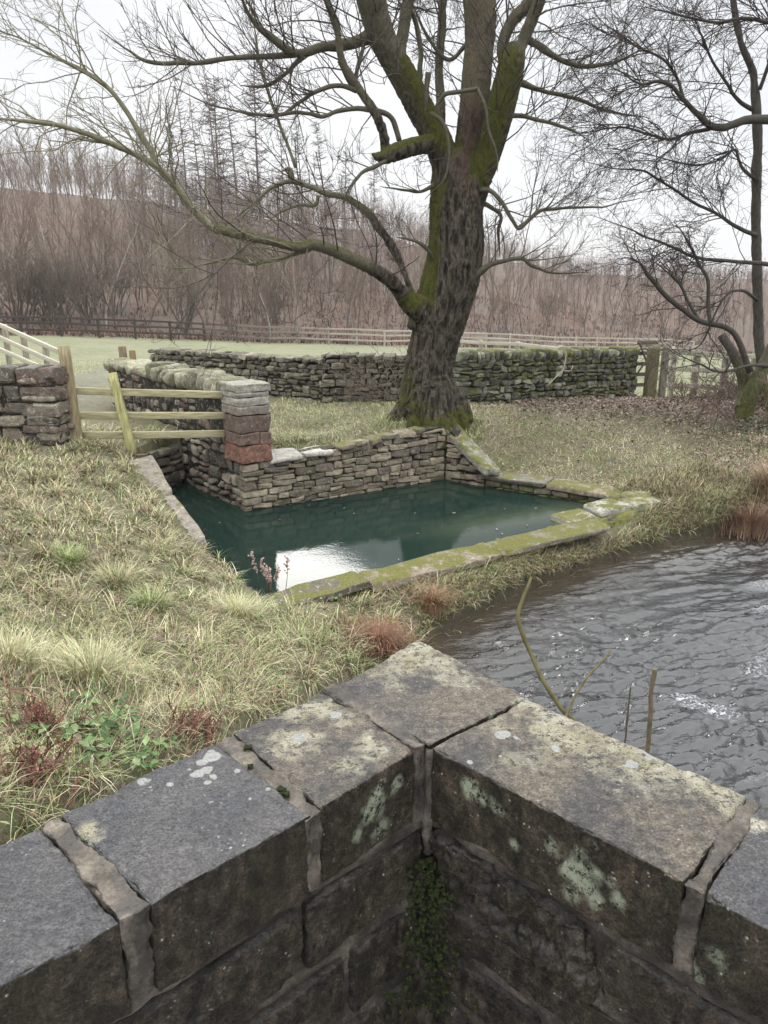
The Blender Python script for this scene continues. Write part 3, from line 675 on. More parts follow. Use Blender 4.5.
# broken end by the corner: pale loose slabs
for (px, py, lx, ly, rot, cl_) in [(607, 505, .24, .17, .5, (.32, .31, .27)), (573, 515, .22, .15, .6, (.30, .285, .23)), (640, 501, .22, .17, .45, (.24, .23, .16)), (612, 520, .16, .12, .9, (.2, .2, .14))]:
    p = at(px, py, RZ + (.02 if px != 612 else -.12)); c_, s__ = math.cos(rot), math.sin(rot)
    stone(b, p - (0, 0, .03), (c_ * lx, s__ * lx, .01), (-s__ * ly, c_ * ly, 0), (0, 0, .045), cl_, 7, 10, .016, px, 7)
for k, (px, py, z_, hx_, hz_) in enumerate([(598, 520, .30, .16, .08), (622, 517, .31, .15, .08), (646, 511, .32, .13, .07), (575, 528, .27, .15, .09), (606, 529, .20, .14, .07), (550, 536, .26, .13, .07), (634, 524, .22, .12, .06)]):
    p = at(px, py, z_); stone(bs, p, (hx_, hx_ * .6, 0), (-hx_ * .4, hx_ * .7, 0), (0, 0, hz_), np.array(GREYS[k % 6]), 6, 6, .02, 500 + k, 7)
b.build('slab', MAT_rim, rim); bs.build('stonework', mat_stone('mossy_course', .56, (.07, .075, .016), .3), rim)
# left edge of the pool, mostly under the turf
le = thing('pool_edge', 'worn pale stone kerb slanting down the left side of the pool', 'kerb')
b = MB(); core(b, p_near, p_l1, -.6, (.30, .40), .3); core(b, p_l1, p_l2, -.6, (.46, .82), .3)
slab_run(b, p_l1 + (p_near - p_l1) * .05, p_l2, (.58, .97), .27, .10, (.8, 1.2), [(.19, .168, .135), (.16, .14, .115)], 14, over=.02, n=8)
b.build('coping', mat_stone('kerb_stone', .78, lichen=.5), le)
b = MB(); wall_run(b, p_near, p_l1, -.1, (.32, .42), .25, (.08, .13), (.15, .35), GREYS, 16); wall_run(b, p_l1, p_l2, -.1, (.47, .84), .25, (.08, .13), (.15, .35), GREYS, 17)
wall_run(b, p_le, p_ch, -.1, (.86, .80), .3, (.09, .15), (.16, .36), GREYS, 18); core(b, p_le, p_ch, -.6, (.84, .78), .3)
wall_run(b, p_l2, p_le, -.1, (.84, .86), .3, (.09, .15), (.16, .36), GREYS, 19)
b.build('stonework', MAT_ret, le, False)
# wall with the pillar
pw = thing('pillar_wall', 'dry stone wall with rounded cope stones ending in a red stone pillar at the pool', 'wall')
dW = (p_ch - p_pillar) / np.linalg.norm(p_ch - p_pillar); far_end = p_pillar + dW * 4.55; nW = np.array((-dW[1], dW[0]))
nW = nW if nW[0] > 0 else -nW
b = MB(); core(b, far_end, p_pillar, -.6, (1.62, 1.55), .40)
wall_run(b, far_end, p_pillar + dW * .05, -.1, (1.60, 1.56), .40, (.10, .19), (.12, .34), GREYS + PINKS, 21, jitter=.4, n=5, rough=.012, proud=.02, batter=.02)
b.build('stonework', MAT_dry, pw, False)
b = MB(); r_ = np.random.default_rng(5); s = .42
while s < 4.55:
    l = r_.uniform(.08, .2) if s < 2.6 else r_.uniform(.2, .4); p = p_pillar + dW * (s + l / 2) + nW * .2; t_ = r_.normal(.25, .2)
    hgt = r_.uniform(.07, .12) * (1.25 if s < 2.6 else .7)
    stone(b, (*p, 1.59 + hgt * .75), (*(dW * (l / 2) * math.cos(t_)), (l / 2) * math.sin(t_)), (*(nW * r_.uniform(.2, .26)), 0), (*(-dW * hgt * math.sin(t_)), hgt * math.cos(t_)), np.array((.25, .235, .17)) * r_.uniform(.55, 1.3), 6, 5, .022, int(s * 100), 8); s += l * .95
b.build('cope_stone', mat_stone('lichened_cope', .70, (.07, .075, .02), .7), pw)
b = MB()
zz = [(.84, 1.06, (.175, .088, .062), 0), (1.06, 1.21, (.145, .098, .078), 1), (1.21, 1.42, (.14, .10, .082), 0), (1.42, 1.53, (.20, .17, .14), 0), (1.53, 1.63, (.30, .28, .24), 0), (1.63, 1.69, (.30, .29, .25), 0), (1.69, 1.79, (.30, .29, .235), 0)]
fr = (p_corner - p_pillar) / np.linalg.norm(p_corner - p_pillar); 
for z0, z1, c_, sp2 in zz:
    wd = .41 if z1 < 1.78 else .45
    c0 = p_pillar + fr * (wd / 2 - .02 - .02 * (z0 - .84)) + dW * .20
    segs = [(-.5, .5)] if not sp2 else [(-.5, .12), (.13, .5)]
    for f0, f1 in segs:
        cc = c0 + fr * wd * (f0 + f1) / 2
        stone(b, (*cc, (z0 + z1) / 2), (*(fr * (wd * (f1 - f0) / 2 - .003)), 0), (*(dW * .215), 0), (0, 0, (z1 - z0) / 2 - .002), np.array(c_) * rng.uniform(.85, 1.15), 9, 26, .009, int(z0 * 100 + f1 * 10), 9)
b.build('pillar', mat_stone('red_quoin', .86, lichen=.35), pw)
# wall left of the rails
lw = thing('stone_wall_end', 'blocky squared end of a dry stone wall beside the pale rail fence', 'wall')
e1 = at(62, 452, 1.06)[:2]; e0 = e1 + np.array((-3.2, .25))
b = MB(); core(b, e0, e1, .7, 1.96, .45); wall_run(b, e0, e1, .95, 2.02, .45, (.15, .24), (.2, .45), PINKS[2:] + GREYS, 23, n=6, power=8, rough=.014, proud=.03, gap=.014, jitter=.15)
wall_run(b, e1, e1 + (.05, .42), .95, 1.96, .45, (.12, .2), (.2, .4), PINKS, 24, n=5, power=8)
b.build('stonework', mat_stone('squared_rubble', .76, lichen=.55), lw, False)
# field walls behind the tree
def field_wall(name, label, pts, seed, mat, pal, cope=True, n=4):
    t = thing(name, label, 'wall'); b = MB(); bc = MB(); r = np.random.default_rng(seed)
    for (a, z0a, z1a), (c, z0c, z1c) in zip(pts[:-1], pts[1:]):
        core(b, a, c, (z0a - .3, z0c - .3), (z1a - .12, z1c - .12), .45, .11)
        wall_run(b, a, c, (z0a - .05, z0c - .05), (z1a - .1 * cope, z1c - .1 * cope), .45, (.085, .15), (.10, .26), pal, seed, n=n, power=9, rough=.020, proud=.02, batter=.06, gap=.005, jitter=.45)
        a = np.asarray(a); c = np.asarray(c); L = np.linalg.norm(c - a); u = (c - a) / L; nn = np.array((-u[1], u[0])); s = 0
        while s < L and cope:
            l = r.uniform(.05, .12); f = s / L; p = a + u * (s + l / 2) + nn * .22; hgt = r.uniform(.06, .11); t_ = r.normal(.15, .2); zt = z1a + (z1c - z1a) * f - .12
            stone(bc, (*p, zt + hgt * .8), (*(u * l / 2), .01), (*(nn * .19), 0), (*(u * hgt * math.sin(t_)), hgt), np.array(pal[r.integers(len(pal))]) * r.uniform(.8, 1.3), n, 4, .016, int(r.integers(9999)), 8); s += l
    b.build('stonework', mat, t, False); cope and bc.build('cope_stone', mat, t); return t
G2 = [(.125, .125, .10), (.18, .178, .14), (.08, .08, .065), (.24, .235, .19), (.10, .10, .072)]
DKS = [(.13, .115, .09), (.17, .15, .115), (.085, .075, .06), (.11, .095, .072), (.2, .18, .14)]
A0, A1, A2 = atY(150, 400, 15.2)[:2], atY(322, 400, 13.3)[:2], atY(418, 400, 13.0)[:2]
field_wall('field_wall', 'low dark dry stone wall between the pillar wall and the taller step', [(A0, .85, 1.64), (A1, .86, 1.62)], 31, MAT_dry, DKS, False)
field_wall('field_wall', 'taller step of dark dry stone wall running in behind the big tree trunk', [(A1 + (.0, -.12), .86, 1.72), (A2, .92, 1.72)], 35, MAT_dry, DKS, False)
B0, B1 = atY(462, 400, 12.7)[:2], atY(637, 392, 14.6)[:2]
field_wall('field_wall', 'mossy green dry stone wall running right from the big tree to the gate', [(B0, .92, 1.78), (B1, .84, 1.66)], 33, MAT_mossy, G2)

# ------------------------------------------------------------------ timber fences and gates
PALE = (.37, .335, .205); GREYW_ = (.20, .18, .14); DARKW = (.075, .06, .05)
rf = thing('rail_fence', 'pale new timber rails with a leaning post closing the gap to the red pillar', 'fence')
yG = 9.35
def partbar(name, parent, a, b, wx, wz, col, wob=.01, mat=MAT_wood):
    q = MB(); bar(q, a, b, wx, wz, col, wob=wob, up=(0, 0, 1) if abs((np.asarray(b) - np.asarray(a))[2]) < .8 * np.linalg.norm(np.asarray(b) - np.asarray(a)) else (0, 1, 0)); return q.build(name, MAT_rail if name in ('rail', 'bar') else mat, parent)
pa, pb_ = atY(79, 447, 9.0), atY(63, 346, 9.05)
partbar('post', rf, pa - (0, 0, .15), pb_, .11, .11, (.30, .25, .15))
pa, pb_ = atY(132, 442, 9.05), atY(112, 373, 9.15); partbar('post', rf, pa - (0, 0, .15), pb_, .10, .06, (.38, .36, .17))
for (x0, y0, x1, y1) in [(60, 390.5, 224, 395), (52, 415.5, 225, 416), (80, 435, 225, 434)]:
    partbar('rail', rf, atY(x0, y0, 9.12), atY(x1, y1, 9.22), .045, .085, PALE)
ef = thing('rail_fence', 'pale three-rail fence sloping down behind the blocky wall end at the left', 'fence')
for k, (ya, yb) in enumerate([(325, 353), (337, 366), (349, 377.5)]):
    partbar('rail', ef, atY(-40, ya - 17.5, 18.6), atY(62, yb - .5, 14.2), .05, .085, (.46, .43, .34))
for px, Yp in ((4, 17.0), (23, 16.1), (45, 15.0), (-18, 18.0)):
    t_ = (px + 40) / 102; yt = 325 - 17.5 + t_ * 45.5; p = atY(px, yt - 3, Yp); q = p.copy(); q[2] = ground_z(np.array(p[0]), np.array(p[1])) - .2; partbar('post', ef, q, p, .10, .09, (.34, .31, .25))
for i, (px, pt, pb2, wd, cl_) in enumerate([(122, 346, 360, .16, (.20, .15, .10)), (132, 350, 360, .13, (.24, .17, .09))]):
    p = atY(px, pt, 15.6); q = MB(); z0 = float(ground_z(np.array(p[0]), np.array(p[1]))) - .1
    tube(q, [(p[0], p[1], z0), (p[0] + .01, p[1], (z0 + p[2]) / 2), p - (0, 0, .02), p], [wd * .52, wd * .5, wd * .5, wd * .4], 10, cl_)
    tag(q.build('timber_post', MAT_wood), ['taller cut timber post standing in the field behind the wall', 'shorter ochre timber post standing in the field behind the wall'][i], 'post')
def post_rail(t, A, B, n, h, rails, tops, colp, colr, pw=.10, rw=(.04, .09), ext_=0):
    for k in range(n):
        f = k / (n - 1); p = A + (B - A) * f; z = float(ground_z(np.array(p[0]), np.array(p[1]))); q = MB(); bar(q, (*p, z - .2), (p[0] + rng.normal(0, .01), p[1], z + h + rng.normal(0, .02)), pw, pw, (colp(f) if callable(colp) else np.array(colp)) * rng.uniform(.8, 1.25), up=(0, 1, 0)); q.build('post', MAT_wood, t)
    for hh in rails:
        q = MB(); prev = None
        for k in range(n):
            f = k / (n - 1); p = A + (B - A) * f; z = float(ground_z(np.array(p[0]), np.array(p[1]))); c = np.array((*p, z + hh + rng.normal(0, .012))); 
            if prev is not None: bar(q, prev + (0, -.06, 0), c + (0, -.06, 0), rw[0], rw[1], (colr(f) if callable(colr) else np.array(colr)) * rng.uniform(.85, 1.15))
            prev = c
        q.build('rail', MAT_rail, t)
t = thing('field_fence', 'long post and rail fence at the foot of the wood, darker at its left end', 'fence')
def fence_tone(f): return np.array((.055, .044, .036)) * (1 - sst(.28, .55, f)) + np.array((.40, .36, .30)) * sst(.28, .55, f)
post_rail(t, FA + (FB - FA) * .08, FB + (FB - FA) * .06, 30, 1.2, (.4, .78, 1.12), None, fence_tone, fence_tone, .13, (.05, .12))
t = thing('field_fence', 'pale rail fence rising behind the mossy wall towards the gate', 'fence')
C0, C1 = np.array((2.0, 24.0)), np.array((5.8, 15.6)); 
post_rail(t, C1, C0, 6, 1.05, (.45, .95), None, (.36, .33, .27), (.45, .42, .34))
# gate at the end of the mossy wall
gt = thing('field_gate', 'small grey five-bar field gate with a diagonal brace at the wall end', 'gate')
ga, gb = atY(633, 390, 14.9), atY(653, 390, 15.0); gz = .86
for k in range(5): partbar('bar', gt, (ga[0], ga[1], gz + .12 + k * .2), (gb[0], gb[1], gz + .12 + k * .2), .03, .07, (.16, .14, .10))
partbar('brace', gt, (ga[0], ga[1] - .035, gz + .98), (gb[0], gb[1] - .035, gz + .15), .025, .07, (.17, .15, .11))
partbar('brace', gt, (ga[0], ga[1] - .066, gz + .3), (gb[0], gb[1] - .066, gz + .9), .025, .06, (.17, .15, .11))
p = atY(654, 347, 14.5); q = MB(); bar(q, (p[0], p[1], .6), p, .19, .19, (.17, .15, .085), up=(0, 1, 0), wob=.02)
tag(q.build('gate_post', MAT_wood), 'stout mossy square gate post beside the field gate', 'post')
p = atY(632, 346, 15.1); q = MB(); bar(q, (p[0], p[1], .6), p, .2, .18, (.15, .13, .09), up=(0, 1, 0), wob=.02)
tag(q.build('gate_post', MAT_wood), 'short dark post just showing above the mossy wall end', 'post')
t = thing('rail_fence', 'grey post and rail fence behind the right-hand thicket', 'fence')
post_rail(t, atY(662, 390, 14.9)[:2], atY(800, 390, 17.5)[:2], 6, 1.1, (.3, .62, .95), None, (.22, .20, .155), (.29, .27, .21), .12, (.05, .1))

# ------------------------------------------------------------------ trees
def grow(mb, p, d, L, r, lev, P, rs):
    "recursive twig: polyline with wander, side shoots, tapering"
    n = max(3, int(P['seg'][min(lev, len(P['seg']) - 1)])); pts = [np.array(p, float)]; d = np.array(d, float); d /= np.linalg.norm(d); ds = [d]
    for i in range(n):
        d = d + rs.normal(0, P['wander'], 3) + np.array((0, 0, P['up'])) * (1 if lev else P.get('up0', .3)); d /= np.linalg.norm(d); pts.append(pts[-1] + d * L / n); ds.append(d)
    k = len(pts); rad = r * (1 - (1 - P['tip']) * np.linspace(0, 1, k))
    c = P['col'][min(lev, len(P['col']) - 1)]
    tube(mb[0] if lev < P.get('split', 0) else mb[1], pts, rad, P['sides'][min(lev, len(P['sides']) - 1)], np.array(c) * rs.uniform(.8, 1.2), cap=False)
    if lev >= P['levels']: return
    nc = P['kids'][min(lev, len(P['kids']) - 1)]; nc = int(nc * rs.uniform(.75, 1.25) + .5)
    for j in range(nc):
        f = rs.uniform(P.get('from', [.25])[min(lev, len(P.get('from', [.25])) - 1)], 1.0); i = min(int(f * n), n - 1); t = f * n - i
        q = pts[i] + (pts[i + 1] - pts[i]) * t; dd = ds[i]
        a = rs.normal(0, 1, 3); a -= dd * (a @ dd); a /= np.linalg.norm(a) + 1e-9; ang = rs.uniform(*P['ang'])
        nd = dd * math.cos(ang) + a * math.sin(ang)
        grow(mb, q, nd, L * rs.uniform(*P['ratio']) * (1.1 - .5 * f), max(rad[i] * .62, P['rmin']), lev + 1, P, rs)
# --- the big tree
TY = 11.15
def tp(px, py, dy=0): return atY(px, py, TY + dy)
def limb(pts, n=None):
    "pts rows: pixel x, pixel y, pixel width, depth offset -> points and radii"
    P = np.array([tp(a[0], a[1], a[3] if len(a) > 3 else 0) for a in pts]); Wd = np.array([a[2] for a in pts]) * .5 / F * np.array([np.linalg.norm(p - np.array((0, 0, CAMZ))) for p in P])
    n = n or len(pts) * 5; Q = spline(np.c_[P, Wd], n); return Q[:, :3], np.clip(Q[:, 3], .004, None)
big = thing('bare_tree', 'large leaning bare tree with mossy forked trunk above the pool corner', 'tree')
trunkL = [
 [(428, 446, 54, .05), (427, 425, 54, .05), (428, 400, 52), (430, 370, 45), (435, 340, 44), (444, 311, 45), (453, 280, 48), (456, 250, 50), (457, 220, 48), (458, 192, 44), (457, 165, 34), (456, 150, 22)],
 [(424, 330, 30), (432, 290, 24), (438, 260, 24), (441, 230, 22), (443, 200, 24), (446, 170, 26)],
 [(455, 205, 28), (447, 168, 27), (437, 139, 25, -.05), (421, 110, 24, -.1), (405, 79, 24, -.2), (392, 56, 23, -.3), (382, 38, 23, -.35), (375, 15, 24, -.4), (368, -12, 24, -.5), (358, -60, 22, -.6), (348, -120, 18, -.8)],
 [(462, 200, 30), (466, 168, 26, .05), (470, 140, 26, .1), (474, 108, 26, .12), (477, 70, 25, .15), (478, 40, 22, .2), (475, 0, 20, .25), (470, -60, 18, .3), (474, -130, 14, .4)],
 [(466, 222, 24), (477, 188, 22, -.1), (488, 156, 22, -.18), (499, 116, 24, -.25), (506, 88, 24, -.3), (512, 62, 22, -.35), (517, 44, 14, -.35)],
 [(514, 62, 11, -.3), (525, 36, 10, -.32), (534, 14, 10, -.35), (541, -6, 10, -.4), (556, -60, 9, -.5)],
 [(506, 72, 9, -.25), (502, 48, 8.5, -.2), (511, 22, 9.5, -.15), (529, 3, 10, -.1), (548, -30, 9, 0)],
 [(484, 80, 12, .15), (488, 50, 9, .2), (490, 25, 11, .2), (489, 0, 10, .3), (486, -50, 8, .4)],
 [(446, 146, 16), (430, 144, 15, -.2), (412, 147, 15, -.4), (396, 152, 15, -.55), (383, 157, 12, -.65), (375, 156, 5, -.7), (371, 153, 2, -.72)],
 [(397, 62, 11, -.25), (402, 38, 10, -.1), (406, 12, 10, 0), (411, -20, 9, .1), (414, -80, 7, .2)],
 [(440, 128, 9, .1), (441, 112, 8, .2), (440, 90, 7.5, .3), (439, 65, 7, .4), (442, 30, 7, .5), (443, -5, 7, .6), (446, -60, 6, .7)],
 [(440, 332, 26), (424, 312, 24, -.1), (411, 304, 21, -.2), (402, 296, 15, -.3), (391, 281, 12, -.5), (374, 270, 11, -.7), (350, 258, 11.5, -.9), (326, 248, 10.5, -1.1), (312, 244.5, 11, -1.2), (296, 247, 9, -1.3), (270, 241, 8.5, -1.4), (240, 235, 8, -1.5), (214, 229, 8, -1.6)],
 [(412, 306, 14, -.2), (409, 288, 8, -.2), (398, 256, 7.5, -.15), (381, 231, 7.5, -.1), (366, 211, 7, 0), (346, 197, 6, .1)],
 [(386, 156, 9, -.6), (384, 136, 8, -.6), (376, 115, 8, -.65), (357, 86, 7.5, -.7), (342, 60, 6.5, -.75), (337, 30, 6, -.8), (327, 0, 5.5, -.9), (318, -40, 5, -1)],
]
tm = MB()
for Lb in trunkL:
    P, Rr = limb(Lb, len(Lb) * 7); tube(tm, P, Rr, 14)
# root flare
for (px, py, x2, y2, w0, w1, dy0, dy1) in [(424, 372, 396, 426, 28, 18, 0, -.05), (428, 360, 412, 432, 30, 18, -.1, -.32), (438, 375, 458, 424, 28, 16, 0, -.12), (440, 368, 462, 408, 24, 12, .05, .05), (432, 385, 436, 446, 34, 24, -.18, -.42), (420, 388, 400, 414, 24, 14, .2, .4), (440, 380, 450, 436, 24, 14, -.15, -.38), (434, 396, 438, 436, 30, 20, -.2, -.52)]:
    P, Rr = limb([(px, py, w0, dy0), ((px + x2) / 2 - (x2 - px) * .12, (py + y2) / 2, (w0 + w1) / 2, (dy0 + dy1) / 2), (x2, y2, w1, dy1), (x2 + (x2 - px) * .25, y2 + 14, w1 * .7, dy1 * 1.2)], 22); tube(tm, P, Rr, 12)
# burr and slit on the right of the stem
for (px, py, wd, dy) in [(473, 190, 14, -.25), (474, 215, 16, -.22), (470, 240, 18, -.2)]: 
    p = tp(px, py, dy); rr = wd * .5 * TY / F; stone(tm, p, (rr * .7, 0, 0), (0, rr, 0), (0, 0, rr * 2), (1, 1, 1), 5, 2.2, .01, px, 6)
tmp = bpy.data.objects.new('tmp', tm.mesh('tmp')); COL.objects.link(tmp)
md = tmp.modifiers.new('r', 'REMESH'); md.mode = 'VOXEL'; md.voxel_size = .014
sm = tmp.modifiers.new('s', 'SMOOTH'); sm.iterations = 5; sm.factor = .5
dg = bpy.context.evaluated_depsgraph_get(); me = bpy.data.meshes.new_from_object(tmp.evaluated_get(dg)); bpy.data.objects.remove(tmp)
nv = len(me.vertices); co = np.empty(nv * 3, np.float32); me.vertices.foreach_get('co', co); co = co.reshape(-1, 3).astype(float)
no = np.empty(nv * 3, np.float32); me.vertices.foreach_get('normal', no); no = no.reshape(-1, 3).astype(float)
tw = co.copy(); ang_ = np.arctan2(tw[:, 1] - TY, tw[:, 0] - .7)
ridge = 1 - 2.4 * np.abs(fbm(co * np.array((17, 17, 4.6)) + .7 * fbm(co * 3, 2, 3)[:, None], 3, 51, .55)); ridge = np.clip(ridge, -1.6, .8)
low = fbm(co * np.array((3, 3, 1.2)), 2, 52)
hgt = co[:, 2]
amp = np.interp(hgt, [.9, 2.5, 4.5, 6], [.022, .018, .012, .007]); flute = np.cos(ang_ * 6 + 1.6 * fbm(co * np.array((.5, .5, .9)), 2, 57) + .5) * np.interp(hgt, [.9, 1.6, 2.8, 3.4], [.045, .035, .016, 0])
amp = amp * (1 - .85 * sst(-.05, -.3, co[:, 0])); co2 = co + no * (amp * ridge + flute * (np.hypot(co[:, 0] - .75, co[:, 1] - TY) < 1.2) + amp * 1.4 * low * (hgt < 3.6) + .004 * fbm(co * 30, 2, 53))[:, None]
me.vertices.foreach_set('co', co2.astype(np.float32).ravel()); me.polygons.foreach_set('use_smooth', np.ones(len(me.polygons), bool)); me.update()
# tone: r = moss, g = bare reddish limb, b = ridge
left = np.clip(-no[:, 0] * .6 + no[:, 2] * .7 + .15, 0, 1)
mossv = np.clip(1.3 * np.exp(-np.clip(hgt - 1.0 + .12 * fbm(co * 3, 2, 71), 0, 9) / .26), 0, 1) + left * (.75 * (hgt > 1.2) * (hgt < 3.4) + 1.0 * sst(3.0, 3.6, hgt) * (1 - sst(4.7, 5.3, hgt)))
def near_limb(k, y0, y1, rad):
    P, Rr = limb(trunkL[k], 60); py_ = np.interp(np.linspace(0, 1, 60), np.linspace(0, 1, len(trunkL[k])), [a[1] for a in trunkL[k]]); w_ = sst(y0 - 12, y0 + 8, py_) * (1 - sst(y1 - 8, y1 + 16, py_)); best = np.full(nv, 9.0); bi = np.zeros(nv, int)
    for q_ in range(60):
        d_ = np.linalg.norm(co - P[q_], axis=1); k_ = d_ < best; best[k_] = d_[k_]; bi[k_] = q_
    return w_[bi] * (best < Rr[bi] * 1.25 + .03)
mossv = mossv * .8 + near_limb(2, 62, 150, .3) * np.clip(.75 + no[:, 0] * .6 + no[:, 2] * .4, 0, 1.1) + near_limb(4, 48, 190, .3) * np.clip(.85 - no[:, 0] * .35, 0, 1.1) + near_limb(8, 120, 170, .3) * np.clip(.3 + no[:, 2], 0, 1)
mossv = mossv + .9 * np.exp(-(((co[:, 0] - tp(412, 300)[0]) / .28) ** 2 + ((hgt - tp(412, 300)[2]) / .2) ** 2)) + .9 * near_limb(1, 190, 300, .3) * (no[:, 0] < .3) + .6 * np.clip(no[:, 2], 0, 1) * (co[:, 0] < -.1)
q2_ = tp(474, 70); red = np.exp(-((co[:, 0] - q2_[0]) / .26) ** 2) * sst(3.9, 4.4, hgt) * (no[:, 0] > -.75) * (1 - np.clip(mossv, 0, 1) * .6)
smooth_lb = np.clip(sst(-.05, -.3, co[:, 0]) * 1.0 + sst(4.9, 5.3, hgt) * .8, 0, 1)
ar_ = me.attributes.new('furrow', 'FLOAT', 'POINT'); ar_.data.foreach_set('value', ridge.astype(np.float32))
at_ = me.attributes.new('tone', 'FLOAT_COLOR', 'POINT')
at_.data.foreach_set('color', np.c_[np.clip(mossv, 0, 1), red, smooth_lb, np.ones(nv)].astype(np.float32).ravel())
m = M('furrowed_bark'); a = m.sepc(m.attr()); n1 = m.noise((55, 55, 15), 5, .65, .5); n2 = m.noise(90, 4, .65, off=2); n3 = m.noise(4, 4, .6, off=5); n4 = m.noise(18, 5, .7, off=9)
bk = m.mix(m.ramp(n1, [(.32, 0), (.66, 1)]), (.011, .009, .007), (.11, .09, .068))
fu_ = m.n('ShaderNodeAttribute', attribute_name='furrow').outputs['Fac']; bk = m.mix(1, bk, m.ramp(m.math('MULTIPLY_ADD', fu_, .4, .5), [(.15, .35), (.5, .9), (.8, 1.7)]), 'MULTIPLY')
bk = m.mix(m.math('MULTIPLY', m.ramp(n3, [(.45, 0), (.62, 1)]), .4), bk, (.075, .07, .055))
bk = m.mix(a[1], bk, m.mix(m.ramp(n1, [(.3, 0), (.7, 1)]), (.05, .028, .02), (.15, .095, .07)))
bk = m.mix(m.math('MULTIPLY', a[2], .75), bk, m.mix(n4, (.10, .09, .055), (.20, .185, .12)))
k = m.ramp(m.math('ADD', m.math('MULTIPLY', a[0], .62), m.math('MULTIPLY', n4, .62)), [(.62, 0), (.80, 1)])
bk = m.mix(k, bk, m.mix(m.ramp(n2, [(.3, 0), (.7, 1)]), (.022, .026, .004), (.13, .135, .026)))
MAT_bark = m.fin(bk, .92, m.bump(n2, .7, .008, m.bump(n1, 1.0, .035)))
me.materials.append(MAT_bark); me.name = 'trunk'
to = bpy.data.objects.new('trunk', me); COL.objects.link(to); to.parent = big
